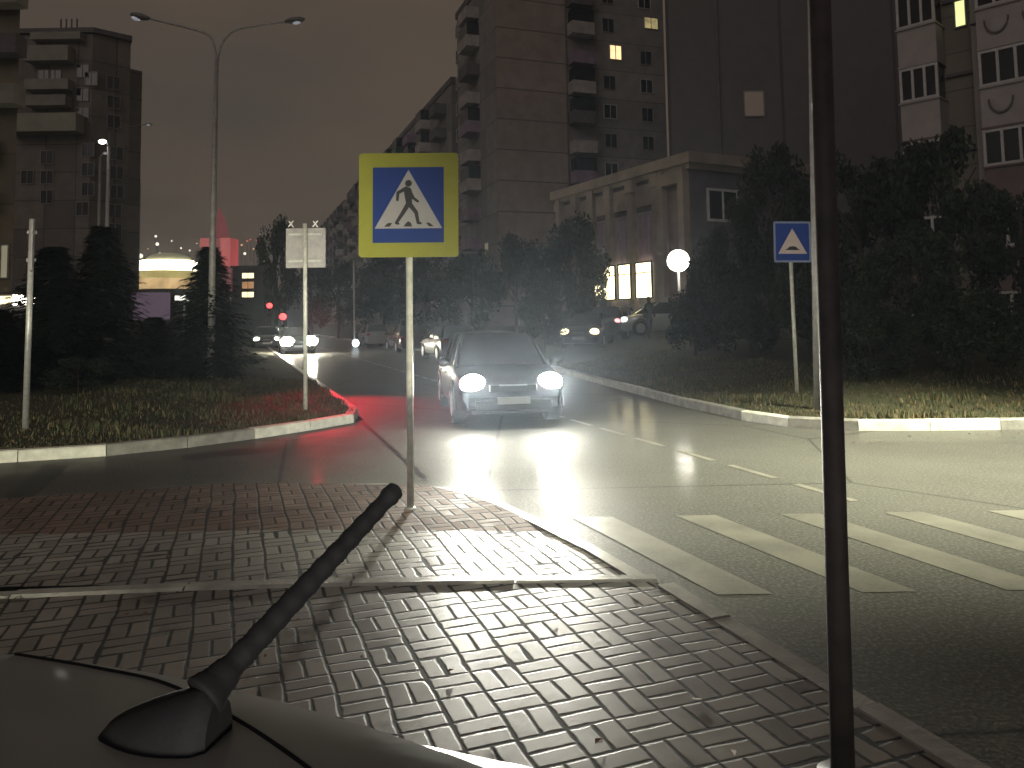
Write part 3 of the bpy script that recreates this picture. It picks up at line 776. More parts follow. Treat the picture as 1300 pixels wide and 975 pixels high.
place(window_mesh(.5, 1.9, 1, M['dframe'], glow('pale_lit_window', (.6, .55, .35), .25)), 'window', root, (-.42, -.03, pd(9, 332, D2).z), 0)
# lit kiosk under it
D3 = 34; a3 = pd(-28, 388, D3); b3 = pd(46, 374, D3)
root = empty('kiosk', ((a3.x+b3.x)/2, D3, .2), 0, 'small kiosk with a glaring white lit fascia at the left edge', 'kiosk')
wk = b3.x-a3.x; zk = a3.z-.2
g = MB(); g.box((0, 1.5, zk/2), (wk, 3, zk)); g.build('wall', creamd, root)
g = MB(); g.box((0, 1.5, b3.z-.2+.05), (wk+.3, 3.4, .1)); g.build('roof', M['par_dark'], root)
g = MB(); g.box((.0+wk*.3, -.05, (a3.z+b3.z)/2-.2), (wk*.36, .12, (b3.z-a3.z))); g.build('lit_fascia', glow('white_fascia', (1, .95, .72), 9), root)
g = MB(); g.box((-wk*.15, -.05, (a3.z+b3.z)/2-.2), (wk*.45, .12, (b3.z-a3.z)*.8)); g.build('lit_fascia', glow('yellow_fascia', (1, .85, .5), 1.6), root)

# ------------------------------------------------------------ distant lit buildings
D4 = 110
def P4(x, y): return pd(x, y, D4)
c = P4(214, 350); root = empty('domed_pavilion', (c.x, D4, 0), 0, 'domed pavilion glowing white and yellow in the distance', 'pavilion')
R1 = (P4(253, 340).x-P4(184, 340).x)/2; R2 = (P4(250, 360).x-P4(172, 360).x)/2
def cyl(g, r, z0, z1, m=0, seg=28, r2=None): g.tube([(0, 0, z0), (0, 0, z1)], [r, r2 or r], seg, m)
g = MB(); cyl(g, R2, 0, P4(214, 368).z); g.build('wall', creamd, root)
g = MB(); cyl(g, R2, P4(214, 368).z+.01, P4(214, 355).z); g.build('lower_fascia', glow('amber_fascia', (1, .66, .3), .7, .5, .4), root)
g = MB(); cyl(g, R2*.98, P4(214, 355).z+.01, P4(214, 345).z); g.build('upper_fascia', glow('olive_fascia', (.75, .6, .2), .5, .3, .3), root)
g = MB(); cyl(g, R1, P4(214, 345).z+.01, P4(214, 332).z); g.build('lit_band', glow('white_band', (1, .92, .62), 8.0), root)
g = MB()
z0 = P4(214, 332).z+.02; hD = P4(214, 321).z-z0
rows = [[(R1*.8*math.cos(t)*math.cos(p), R1*.8*math.sin(t)*math.cos(p), z0+hD*math.sin(p)) for t in [2*math.pi*q/24 for q in range(25)]] for p in [math.pi/2*k/6 for k in range(7)]]
g.grid(rows); g.build('dome', mat('dome_cladding', (.3, .28, .2), .5, .1, 1, emit=(.5, .5, .3), es=.16), root, True)
D5 = 80
a = pd(222, 381, D5); b_ = pd(250, 375, D5); root = empty('filling_station_canopy', ((a.x+b_.x)/2, D5, 0), 0, 'thin bright white canopy strip below the domed pavilion', 'canopy')
g = MB(); g.box((0, 1.5, (a.z+b_.z)/2), (b_.x-a.x, 3, b_.z-a.z)); g.build('lit_canopy', glow('canopy_white', (1, .97, .85), 1.6), root)
g = MB()
for x in (-.8, .8): g.tube([(x, 1.5, 0), (x, 1.5, a.z)], .09, 8)
g.build('posts', M['steel'], root)
D6 = 60
a = pd(167, 406, D6); b_ = pd(215, 371, D6); root = empty('billboard', ((a.x+b_.x)/2, D6, 0), rad(6), 'blank mauve billboard between the spruces', 'billboard')
g = MB(); g.box((0, 0, (a.z+b_.z)/2), (b_.x-a.x, .15, b_.z-a.z)); g.build('board', mat('mauve_board', (.18, .13, .18), .6, .12, .6, emit=(.5, .36, .5), es=.12), root)
g = MB(); g.box((-.6, .05, a.z/2), (.15, .12, a.z)); g.box((.6, .05, a.z/2), (.15, .12, a.z)); g.build('posts', M['steel'], root)
D7 = 140
c = pd(273, 340, D7); root = empty('red_lit_tower', (c.x, D7, 0), 0, 'slender tower lit red with a tapering top', 'tower')
def z7(y): return pd(273, y, D7).z
red = glow('red_lighting', (.9, .12, .13), .36, .35, .25); redd = glow('red_lighting_dim', (.6, .03, .08), .17, .5, .3)  # red floodlighting put into the walls as a glow
g = MB(); g.box((0, 2.5, z7(372)/2), (6, 5, z7(372))); g.build('base', creamd, root)
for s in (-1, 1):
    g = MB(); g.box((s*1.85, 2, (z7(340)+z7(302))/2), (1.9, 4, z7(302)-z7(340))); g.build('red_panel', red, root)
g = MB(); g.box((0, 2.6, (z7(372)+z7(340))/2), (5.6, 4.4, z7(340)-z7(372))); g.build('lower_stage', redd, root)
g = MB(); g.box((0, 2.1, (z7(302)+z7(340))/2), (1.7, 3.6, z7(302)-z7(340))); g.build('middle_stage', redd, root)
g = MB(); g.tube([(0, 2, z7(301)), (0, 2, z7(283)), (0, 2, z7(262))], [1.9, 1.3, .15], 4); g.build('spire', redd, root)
D8 = 75
a = pd(304, 380, D8); b_ = pd(326, 345, D8); root = empty('shop_building', ((a.x+b_.x)/2, D8, 0), 0, 'small distant shop with stacked amber lit windows', 'building')
wz = b_.x-a.x
g = MB(); g.box((0, 2, b_.z/2+.2), (wz+1.4, 4, b_.z+.4)); g.build('wall', creamd, root)
g = MB(); g.box((0, 2, b_.z+.5), (wz+1.8, 4.4, .2)); g.build('roof', M['par_dark'], root)
for (y0, y1, mm) in ((346, 354, glow('w1', (1, .85, .5), 1.3)), (357, 367, glow('w2', (1, .5, .2), .35, .4, 2)), (370, 378, glow('w3', (1, .8, .45), 1.3))):
    z0 = pd(315, y1, D8).z; z1 = pd(315, y0, D8).z
    place(window_mesh(wz*.75, z1-z0, 2, M['black'], mm, .05), 'window', root, (0, -.03, (z0+z1)/2), 0)

# hill with scattered lights
hillm = mat('dark_hillside', (.02, .02, .018), .95, .4, .02)
g = MB(); rows = []
for r_ in range(9):
    row = []
    for k in range(41):
        x = -520+k*20; y = 330+r_*45; h = (26+10*math.sin(x*.012+1)+6*math.sin(x*.031))*math.sin(math.pi/2*min(1, r_/5))
        row.append((x, y, max(-.5, h)-(.5 if r_ == 0 else 0)))
    rows.append(row)
g.grid(rows); tag(g.build('hill', hillm, smooth=True), kind='structure')
lampm = [glow('far_light_white', (1, .95, .8), 1.2), glow('far_light_amber', (1, .6, .3), .8), glow('far_light_red', (1, .15, .12), .8)]
def far_lamp(x, y, D, r, mi, label, group='tiny distant street lights'):
    p = pd(x, y, D); root = empty('distant_street_light', (p.x, D, 0), 0, label, 'street light', group)
    g = MB(); g.tube([(0, 0, 0), (0, 0, p.z)], r*.25, 5); g.build('pole', M['black'], root)
    g = MB(); g.ball((0, -r*.3, p.z), r, 8, 5); g.build('lamp', lampm[mi], root)
DL = [(179, 325, 0, 1.5), (198, 300, 0, .8), (200, 310, 0, 1.1), (203, 322, 0, .8), (230, 315, 0, .6), (241, 318, 0, .6), (160, 299, 0, .6), (218, 306, 0, .5), (294, 326, 1, 1.0), (307, 311, 1, .7), (311, 322, 0, .9), (314, 306, 2, .6), (318, 304, 2, .5), (326, 305, 2, .6), (322, 316, 1, .6),
      (300, 336, 2, .6), (335, 331, 0, .5), (345, 320, 1, .4), (293, 318, 0, .5), (188, 316, 1, .5), (170, 312, 0, .4), (250, 309, 0, .4), (330, 297, 0, .4), (174, 330, 0, .9)]
cn = ['white', 'amber', 'red']
for k, (x, y, mi, s) in enumerate(DL):
    far_lamp(x, y, 300, s*.62, mi, 'tiny distant %s light above the city skyline on the left' % cn[mi], 'tiny distant %s lights on the skyline' % cn[mi])
for k, (x, y, mi, s, lab) in enumerate([(322, 402, 0, 1.3, 'small yellowish light right of the spruce'), (330, 415, 0, 1.0, 'faint white light low beside the amber shop'), (352, 418, 0, .8, 'faint white light above the distant oncoming car')]):
    far_lamp(x, y, 95, s*.3, mi, lab, 'tiny lights along the far end of the road')

# traffic lights (red)
for (x, y, D, lab, r) in ((343, 388, 62, 'distant traffic light showing red, the higher of two', .30), (360, 402, 58, 'distant traffic light showing red, the lower of two', .36)):
    p = pd(x, y, D); root = empty('traffic_light', (p.x, D, 0), 0, lab, 'traffic light', 'red traffic lights at the far junction')
    g = MB(); g.tube([(0, 0, 0), (0, 0, p.z-.6)], .07, 8); g.build('post', M['black'], root)
    g = MB(); g.box((0, 0, p.z-.25), (.45, .3, 1.2), bev=.05); g.build('housing', M['black'], root)
    g = MB(); g.ball((0, -.17, p.z), (r*.8, .08, r*.7), 12, 6); g.build('lens', glow('red_lens', (1, .05, .05), 3.0), root)
    for q in (1, 2):
        g = MB(); g.ball((0, -.15, p.z-.34*q), (.12, .05, .12), 10, 6); g.build('lens', M['wglass'], root)

# ------------------------------------------------------------ street lamps, poles, signs
def curve(pts, n=8):
    """Catmull-Rom through points"""
    P = [Vector(p) for p in pts]; P = [P[0]*2-P[1]]+P+[P[-1]*2-P[-2]]; out = []
    for k in range(1, len(P)-2):
        for j in range(n):
            t = j/n; a, b__, c_, d = P[k-1:k+3]
            out.append(.5*((2*b__)+(c_-a)*t+(2*a-5*b__+4*c_-d)*t*t+(3*b__-a-3*c_+d)*t**3))
    out.append(P[-2]); return out
lampgrey = mat('lamp_post_grey', (.30, .29, .28), .5, .2, 8, .2)
unlit = mat('unlit_lens_glow', (.7, .72, .75), .3, .1, 5, emit=(.8, .85, 1), es=.15)  # lamp is off; its slight brightness is put in as weak emission
D = 21.0
bot = pd(268, 440, D); top = pd(276, 68, D)
root = empty('double_street_lamp', (bot.x, bot.y, .2), 0, 'tall street lamp with two curved arms, unlit, behind the spruce', 'street lamp')
def loc(x, y, dy=0): p = pd(x, y, D); return Vector((p.x-bot.x, dy, p.z-.2))
g = MB(); g.tube([(0, 0, 0), loc(270, 300), loc(275, 75)], [.10, .085, .055], 10); g.build('pole', lampgrey, root, True)
g = MB(); g.tube(curve([loc(275.5, 95), loc(277, 72), loc(285, 50), loc(300, 38), (loc(330, 32)), loc(362, 28)]), .035, 8); g.build('arm', lampgrey, root, True)
g = MB(); g.tube(curve([loc(275.5, 95), loc(274, 70), loc(268, 48), loc(255, 40), loc(225, 32), loc(192, 24)]), .035, 8); g.build('arm', lampgrey, root, True)
for (x, y, a) in ((374, 26, 8), (178, 21, -14)):
    c = loc(x, y); R_ = Matrix.Rotation(rad(-a), 3, 'Y')
    g = MB(); g.ball(c, (.30, .14, .09), 14, 8, rot=R_); h = g.build('lamp_head', mat('lamp_head_grey', (.12, .12, .12), .5), root, True)
    g = MB(); g.ball(c+Vector((.05 if a > 0 else -.12, 0, -.05)), (.13, .09, .06), 12, 6, rot=R_); g.build('lens', unlit, h, True)

def lamp(name, label, x, y_top, D, arm_px, lit, group, r=.07, heads=None, gz=.1):
    t = pd(x, y_top, D); root = empty(name, (t.x, D, gz), 0, label, 'street lamp', group)
    H = t.z-gz; g = MB(); g.tube([(0, 0, 0), (0, 0, H)], [r*1.3, r*.8], 8); g.build('pole', lampgrey, root, True)
    e = pd(x+arm_px[0], y_top+arm_px[1], D); v = Vector((e.x-t.x, 0, e.z-t.z+H))
    g = MB(); g.tube(curve([(0, 0, H), Vector((v.x*.3, 0, H+(v.z-H)*.7)), v]), r*.5, 6); g.build('arm', lampgrey, root, True)
    g = MB(); g.ball(v, (.3, .14, .1), 10, 6); hd = g.build('lamp_head', M['sign_back'], root, True)
    g = MB(); g.ball(v+Vector((0, -.08, -.06)), (.24, .12, .14) if lit else (.15, .1, .07), 10, 6); g.build('lens', glow('lit_lens', (1, .97, .85), 9) if lit else unlit, hd, True)
    return root
G_ = 'slim street lamps in front of the left tower'
lamp('street_lamp', 'slim street lamp with a lit head before the left tower', 138, 186, 45, (-7, -7), True, G_, .11)
lamp('street_lamp', 'slim street lamp with a long unlit arm rising to the right', 139, 168, 60, (50, -10), False, G_, .07)
lamp('street_lamp', 'thin street lamp just left of the lit one', 127, 200, 47, (8, -6), False, G_, .09)
lamp('street_lamp', 'far street lamp with an unlit head right of the tower', 178, 232, 90, (-12, -7), False, G_, .09)

def post(name, label, xb, yb, z0, xt, yt, r, m, cat='post', seg=14):
    b_ = px(xb, yb, z0); t = pd(xt, yt, b_.y); root = empty(name, b_, 0, label, cat)
    return root, b_, t-b_
# left verge pole
root, b_, v = post('signpost', 'slim grey post on the left verge, its sign edge-on', 32, 551, .12, 41, 278, .05, M['steel'])
g = MB(); g.tube([(0, 0, 0), v], [.045, .04], 10); g.build('pole', M['steel'], root, True)
g = MB(); g.box((v.x+.0, .0, v.z-.42), (.03, .6, .75), rz=math.atan2(-b_.x, b_.y), bev=.01); g.build('sign_plate', M['sign_back'], root)
g = MB(); g.box((v.x+.0, .0, v.z-.2), (.11, .06, .05)); g.box((v.x, 0, v.z-.62), (.11, .06, .05)); g.build('bracket', M['steel'], root)
# grey sign seen from behind
root, b_, v = post('road_sign', 'pair of grey sign plates seen from behind on one post', 388, 522, .13, 387, 284, .04, M['steel'], 'road sign')
g = MB(); g.tube([(0, 0, 0), v], .036, 10); g.build('pole', M['white_steel'], root, True)
D = b_.y; a = pd(363, 340, D)-b_; c = pd(411, 289, D)-b_
R_ = Matrix.Rotation(rad(2), 3, 'Z')
g = MB(); g.box(((a.x+c.x)/2-.19, .06, (a.z+c.z)/2), ((c.x-a.x)/2-.01, .02, c.z-a.z), rot=R_, bev=.0); g.build('sign_plate', M['sign_back'], root)
g = MB(); g.box(((a.x+c.x)/2+.19, .065, (a.z+c.z)/2), ((c.x-a.x)/2-.01, .02, c.z-a.z), rot=R_, bev=.0); g.build('sign_plate', M['sign_back'], root)
for z in (.12, .6):
    g = MB(); g.box(((a.x+c.x)/2, .035, a.z+z), (.6, .03, .04)); g.build('rail', M['steel'], root)
for x in (368, 399):
    q = pd(x, 284, D)-b_; g = MB(); g.tube([q+Vector((-.04, .05, -.05)), q+Vector((.05, .05, .06))], .012, 6); g.tube([q+Vector((.05, .05, -.06)), q+Vector((-.03, .05, .05))], .012, 6); g.build('mounting_clip', mat('pale_clip', (.8, .8, .8), .3), root)
# thin far post with lamp
root, b_, v = post('thin_pole', 'thin far pole with a small white light at its foot', 450, 441, .0, 449, 330, .05, M['steel'])
g = MB(); g.tube([(0, 0, 0), v], .06, 8); g.build('pole', M['sign_back'], root, True)
g = MB(); g.ball((.1, -.12, .28), (.24, .15, .26), 10, 6); g.build('lamp', glow('pole_lamp', (.8, .95, 1), 3), root, True)

# signs with symbols
blue = mat('sign_blue', (.010, .045, .26), .8, .08, 8); yel = mat('sign_yellow_green', (.36, .37, .04), .7, .06, 8)
whi = mat('sign_white', (.46, .45, .46), .7, .05, 8); blk = mat('sign_black', (.012, .012, .014), .5, .1, 8)
def plate(parent, name, poly, y0, y1, m):
    """flat shape in the sign plane (x, z), from depth y0 (front) to y1"""
    g = MB(); n = len(poly); pts = [Vector((p[0], p[1], 0)) for p in poly]
    area = sum(pts[k].x*pts[(k+1) % n].y-pts[(k+1) % n].x*pts[k].y for k in range(n))
    if area < 0: pts.reverse()
    g.v += [(p.x, y0, p.y) for p in pts]+[(p.x, y1, p.y) for p in pts]
    for t in tessellate_polygon([pts]):
        a_, b__, c_ = (pts[k] for k in t)
        if (b__-a_).cross(c_-a_).z < 0: t = (t[0], t[2], t[1])
        g.f.append(tuple(t)); g.m.append(0); g.f.append(tuple(n+k for k in reversed(t))); g.m.append(0)
    for k in range(n):
        k2 = (k+1) % n; g.f.append((k, n+k, n+k2, k2)); g.m.append(0)
    return g.build(name, m, parent)
def rrect(w_, h_, r, cx=0, cz=0, n=5):
    P = []
    for (sx_, sz_, a0) in ((1, 1, 0), (-1, 1, 90), (-1, -1, 180), (1, -1, 270)):
        for k in range(n+1):
            a_ = rad(a0+90*k/n); P.append((cx+sx_*(w_/2-r)+r*math.cos(a_), cz+sz_*(h_/2-r)+r*math.sin(a_)))
    return P
def limb(p, q, w1, w2):
    p, q = Vector(p), Vector(q); d = (q-p).normalized(); n = Vector((-d.y, d.x))
    P = []
    for c_, w_, a0 in ((q, w2, 0), (p, w1, 180)):
        base_a = math.atan2(d.y, d.x)+rad(a0)
        for k in range(-3, 4):
            a_ = base_a+rad(30*k); P.append((c_.x+w_/2*math.cos(a_), c_.y+w_/2*math.sin(a_)))
    return P
# main pedestrian sign
base_ = px(521, 646, ZL+.03); D = base_.y
root = empty('pedestrian_crossing_sign', base_, 0, 'pedestrian crossing sign with yellow-green border on a pale post', 'road sign')
tl = pd(457, 197, D)-base_; br = pd(583, 326, D)-base_
tp = pd(519, 215, D)-base_
g = MB(); g.tube([(0, 0, -.02), (tp.x*.5, .0, tp.z*.5), tp], [.030, .030, .030], 14); g.build('pole', M['white_steel'], root, True)
g = MB(); g.tube([(0, 0, -.02), (0, 0, .015)], [.06, .045], 14); g.build('base_collar', M['kerb'], root, True)
W = br.x-tl.x; Hs = tl.z-br.z; cx = (tl.x+br.x)/2; cz = (tl.z+br.z)/2
sp = empty('sign_board', (cx, -.055, cz), 0); sp.parent = root; sp.rotation_euler = (0, rad(.4), 0)
bd = plate(sp, 'border_plate', rrect(W, Hs, .03), 0, .012, yel)
plate(sp, 'blue_panel', rrect(W*.715, Hs*.725, .005, -.002, .0), -.003, -.0005, blue)
T = [(.0, .32), (-.305, -.215), (.305, -.215)]
k_ = W/.9
tri = plate(sp, 'white_triangle', [(x*k_, z*k_) for x, z in T], -.006, -.0035, whi)
# figure
man = []
def q_(pts): return [(x*k_, z*k_) for x, z in pts]
fig = [limb((0, .195), (.001, .196), .062, .062), limb((-.005, .125), (.006, .01), .072, .055), limb((-.02, .15), (-.095, .11), .034, .028), limb((-.095, .11), (-.10, .045), .028, .024),
       limb((.015, .12), (.045, .06), .03, .026), limb((.045, .06), (.085, .03), .026, .022), limb((-.005, .0), (-.06, -.09), .044, .034), limb((-.06, -.09), (-.11, -.165), .034, .026),
       limb((.015, .0), (.07, -.07), .044, .034), limb((.07, -.07), (.088, -.165), .034, .028), limb((-.11, -.165), (-.09, -.172), .026, .02), limb((.088, -.165), (.11, -.17), .026, .02)]
g = MB()
for k, P in enumerate(fig):
    o = plate(sp, 'walking_figure', q_(P), -.0085-.00015*k, -.0065, blk); i = len(g.v)
    g.v += [tuple(v.co) for v in o.data.vertices]; g.f += [tuple(i+w_ for w_ in p.vertices) for p in o.data.polygons]; g.m += [0]*len(o.data.polygons); bpy.data.objects.remove(o)
g.build('walking_figure', blk, sp)
for x in (-.19, 0, .19):
    plate(sp, 'zebra_mark', q_([(x-.045, -.198), (x-.02, -.165), (x+.0, -.15), (x+.022, -.165), (x+.035, -.198)] if x == 0 else ([(x-.03, -.198), (x+.005, -.165), (x+.045, -.165), (x+.02, -.198)] if x < 0 else [(x+.04, -.198), (x+.0, -.165), (x-.03, -.165), (x-.005, -.198)])), -.0085, -.0065, blk)
for z in (.25, -.25):
    g = MB(); g.box((-cx+tp.x*.8, .035, z*k_), (.14, .05, .03)); g.build('clamp', M['steel'], sp)

# speed bump sign
base_ = px(1012, 503, .16); D = base_.y
root = empty('speed_bump_sign', base_, 0, 'blue speed bump sign on a slim pale post, right verge', 'road sign')
tl = pd(980, 282, D)-base_; br = pd(1029, 333, D)-base_; tp = pd(1002, 290, D)-base_
g = MB(); g.tube([(0, 0, -.1), tp], .035, 12); g.build('pole', M['white_steel'], root, True)
W = br.x-tl.x; Hs = tl.z-br.z; cx = (tl.x+br.x)/2; cz = (tl.z+br.z)/2; k_ = W/.9
sp = empty('sign_board', (cx, -.06, cz), 0); sp.parent = root; sp.rotation_euler = (0, rad(1), 0)
plate(sp, 'border_plate', rrect(W, Hs, .03), 0, .012, mat('sign_pale_blue', (.24, .29, .46), .45, .05)); plate(sp, 'blue_panel', rrect(W*.9, Hs*.9, .02), -.003, -.0005, blue)
plate(sp, 'white_triangle', q_([(0, .33), (-.35, -.29), (.35, -.29)]), -.007, -.0035, mat('sign_pinkish_white', (.62, .52, .50), .45, .05))
plate(sp, 'bump_symbol', q_([(-.19, -.20), (-.13, -.17), (-.08, -.12), (0, -.105), (.08, -.12), (.13, -.17), (.19, -.20)]), -.010, -.0075, blk)

# slim tall lamp post on the right verge and the near dark pole
b_ = px(1039, 519, .14); t = pd(1029, 0, b_.y)
root = empty('lamp_post', b_, 0, 'slim pale lamp post half hidden behind the near brown pole', 'street lamp')
v = t-b_
g = MB(); g.tube([(0, 0, -.1), v*.5, v*1.25], [.075, .062, .045], 12); g.build('pole', lampgrey, root, True)
e = v*1.25
g = MB(); g.tube(curve([e, e+Vector((-.3, -.2, .5)), e+Vector((-1.3, -.8, .75))]), .03, 8); g.build('arm', lampgrey, root, True)
g = MB(); g.ball(e+Vector((-1.5, -.9, .75)), (.32, .16, .1), 12, 8); g.build('lamp_head', M['sign_back'], root, True)
p = pd(1034, 137, b_.y)-b_; g = MB(); g.box((p.x, -.075, p.z), (.13, .03, .13)); g.build('reflector', mat('reflector', (.8, .8, .85), .2, .05, emit=(.9, .9, 1), es=.7), root)  # glint put in as a glow of its own
D = 2.75
b_ = pd(1070, 975, D); b0 = pd(1072.5, 1035, D); t = pd(1041, 0, D)
d = (t-b_).normalized(); foot = b_-d*((b_.z-.1)/d.z)
root = empty('near_pole', foot, 0, 'dark brown steel pole close to the camera, leaning slightly', 'pole')
v = t-foot
g = MB(); g.tube([(0, 0, 0), v*.3, v*1.4], [.040, .0385, .0365], 24); g.build('shaft', M['dark_pole'], root, True)
g = MB(); g.tube([(0, 0, 0), (0, 0, .03)], [.09, .085], 20); g.build('base_flange', M['dark_pole'], root, True)
g = MB(); g.ball(v*1.4, .045, 12, 6); g.build('cap', M['dark_pole'], root, True)

# globe lamp
D = 30; c = pd(861, 331, D); root = empty('globe_lamp', (c.x, D, ground_right(c.x, D)), 0, 'glaring round globe lamp in front of the cream building', 'street lamp')
gz = root.location.z
g = MB(); g.tube([(0, 0, 0), (0, 0, c.z-gz-.28)], [.07, .05], 10); g.build('pole', M['sign_back'], root, True)
g = MB(); g.ball((0, 0, c.z-gz), .43, 20, 12); g.build('globe', glow('white_globe', (1, .97, .86), 9), root, True)
g = MB(); g.tube([(0, 0, c.z-gz-.42), (0, 0, c.z-gz-.30)], [.1, .14], 12); g.build('collar', M['black'], root, True)
g = MB(); g.tube([(0, 0, c.z-gz+.36), (0, 0, c.z-gz+.44)], [.14, .05], 12); g.build('cap', M['black'], root, True)
point('globe_light', (c.x, D-.5, c.z), 80, (1, .93, .78), .35)

# ------------------------------------------------------------ cars
def headlamp_mat(col, s): return glow('headlamp_glow', col, s)
def make_car(label, paint, L=4.3, W=1.76, H=1.45, style='hatch', lights=None, group=None, name='car', roof_edge=0.0, rear_drop=.0, tail=None, spoiler=True):
    root = empty(name, (0, 0, 0), 0, label, 'car', group)
    hw = W/2
    if style == 'suv': hood, belt, tailz, wb, wf = 1.02, 1.08, 1.12, .97, .45
    else: hood, belt, tailz, wb, wf = .80, .93, .98, .93, .40
    hood *= H/1.45 if style != 'suv' else 1
    xs = [-.5, -.492, -.47, -.42, -.33, -.2, 0, .15, .22, .30, .38, .44, .475, .493, .5]
    zt = [tailz*.80, tailz*.93, tailz*.985, tailz, belt+.02, belt, belt, belt, belt-.01, hood+.06, hood, hood-.05, hood-.12, hood-.22, hood-.36]
    wk_ = [.82, .88, .94, .98, 1, 1, 1, 1, 1, .995, .98, .94, .89, .84, .80]
    rows = []
    for x, z, k in zip(xs, zt, wk_):
        w_ = hw*k; zb = .20 if abs(x) < .46 else .24
        half = [(0, zb), (w_*.85, zb), (w_*.97, zb+.09), (w_, zb+.25), (w_, z*.68), (w_*.985, z*.86), (w_*.95, z-.035), (w_*.86, z+.0), (w_*.5, z+.022), (0, z+.03)]
        ring = [(x*L, -y, zz) for y, zz in half]+[(x*L, y, zz) for y, zz in reversed(half[:-1])]
        rows.append(ring)
    g = MB(); g.grid(rows)
    for r_, fl in ((rows[0], False), (rows[-1], True)):
        i = len(g.v); g.v += r_; f = tuple(i+k for k in range(len(r_)-1)); g.f.append(f if fl else tuple(reversed(f))); g.m.append(0)
    body = g.build('body', paint, root); smoothen(body, 40)
    # glasshouse
    if style == 'hatch': gx = (.25*L, .075*L, -.335*L, -.455*L)
    elif style == 'steep': gx = (.25*L, .075*L, -.335*L, -.352*L)
    elif style == 'suv': gx = (.24*L, .11*L, -.42*L, -.475*L)
    else: gx = (.24*L, .06*L, -.25*L, -.38*L)
    wb_, wt = hw*.90, hw*.68
    def R4(t):
        """outline at height fraction t"""
        xf = gx[0]+(gx[1]-gx[0])*t; xb = gx[3]+(gx[2]-gx[3])*t; w_ = wb_+(wt-wb_)*t**1.2; z = belt-.02+(H-.03-belt+.02)*t
        P = []
        for k in range(7): s_ = -1+2*k/6; P.append((xf+.05*(1-s_*s_), s_*w_*.93, z))
        for k in range(1, 8): P.append((xf+(xb-xf)*k/8, w_, z))
        for k in range(7): s_ = 1-2*k/6; P.append((xb-.04*(1-s_*s_) if not roof_edge else xb+.05+roof_edge*(s_*w_)**2, s_*w_*.93, z))
        for k in range(1, 8): P.append((xb+(xf-xb)*k/8, -w_, z))
        P.append(P[0]); return P
    g = MB(); g.grid([R4(t) for t in (0, .25, .5, .75, 1)], flip=True); gl = g.build('windows', M['glass'], root); smoothen(gl, 50)
    # roof shell
    rows = []; n = 18; xf, xb = gx[1]+.02, gx[2]
    def xe(y): return xb+roof_edge*y*y
    NX = 30
    for j in range(n+1):
        s_ = -1+2*j/n; y = s_*wt*1.0; row = []
        for k in range(NX+1):
            t = (k/NX)**1.8; x = xe(y)+(xf+.04*(1-s_*s_)-xe(y))*t
            z = H-.028*s_*s_-.02*abs(s_)**6 - .045*max(0, (t-.55)/.45)**2 - rear_drop*max(0, 1-(x-xe(y))/.11)**2
            row.append((x, y, z))
        rows.append(row)
    g = MB(); g.grid(rows, flip=True)
    # turned-down rim all round
    def rim(line, dx, dy):
        a_ = line; b1_ = [(p[0]+dx(p)*.006, p[1]+dy(p)*.006, p[2]-.006) for p in line]; c_ = [(p[0]+dx(p)*.009, p[1]+dy(p)*.009, p[2]-.03) for p in line]
        g.grid([a_, b1_, c_]); g.grid([a_, b1_, c_], flip=True) if False else None
    rear = [r_[0] for r_ in rows]; front = [r_[-1] for r_ in rows]
    rim(rear, lambda p: -1, lambda p: 0); rim(list(reversed(front)), lambda p: 1, lambda p: 0); rim(list(reversed(rows[0])), lambda p: 0, lambda p: -1); rim(rows[-1], lambda p: 0, lambda p: 1)
    rf = g.build('roof', paint, root); smoothen(rf, 50)
    # pillars
    for sy in (-1, 1):
        for (xa, xb_) in ((gx[0]+.02, gx[1]+.02), (gx[3]+.02, gx[2]+.04), ((gx[0]+gx[3])/2*.6, (gx[1]+gx[2])/2*.6)):
            g = MB(); g.tube([(xa, sy*wb_*.995, belt-.03), ((xa+xb_)/2, sy*(wb_+wt)/2*1.012, (belt+H)/2), (xb_, sy*wt*.99, H-.05)], [.045, .035, .03], 6); g.build('pillar', paint, root, True)
    # wheels
    rw = .32 if style != 'suv' else .36
    for xw in (.31*L, -.295*L):
        for sy in (-1, 1):
            g = MB(); g.tube([(xw, sy*(hw-.22), rw), (xw, sy*(hw+.0), rw), (xw, sy*(hw+.012), rw)], [rw, rw, rw*.9], 24); wh = g.build('wheel', M['tyre'], root)
            g = MB(); g.tube([(xw, sy*(hw+.0125), rw), (xw, sy*(hw+.02), rw)], [rw*.64, rw*.55], 20)
            g.build('rim', M['rim'], wh)
            g = MB(); P = [(xw+(rw+.05)*math.cos(t), sy*(hw+.004), rw+(rw+.05)*math.sin(t)) for t in [math.pi*(-.05+1.1*k/14) for k in range(15)]]
            g.tube(P, .025, 6); g.build('wheel_arch', M['black'], root, True)
    # front
    xf = L*.5
    zl = hood-.13
    g = MB(); g.box((xf-.03, 0, hood-.20), (.09, hw*.85, .10), bev=.01); g.build('grille', M['black'], root)
    g = MB(); g.box((xf-.015, 0, hood-.155), (.08, hw*.5, .018)); g.build('grille_trim', M['rim'], root)
    g = MB(); g.box((xf+.0, 0, .36), (.10, hw*1.35, .14), bev=.02); g.box((xf+.03, 0, .255), (.06, hw*1.5, .04), bev=.02); g.build('bumper', M['black'], root)
    g = MB(); g.box((xf+.055, 0, .43), (.012, .52, .112)); g.build('number_plate', M['plate'], root)
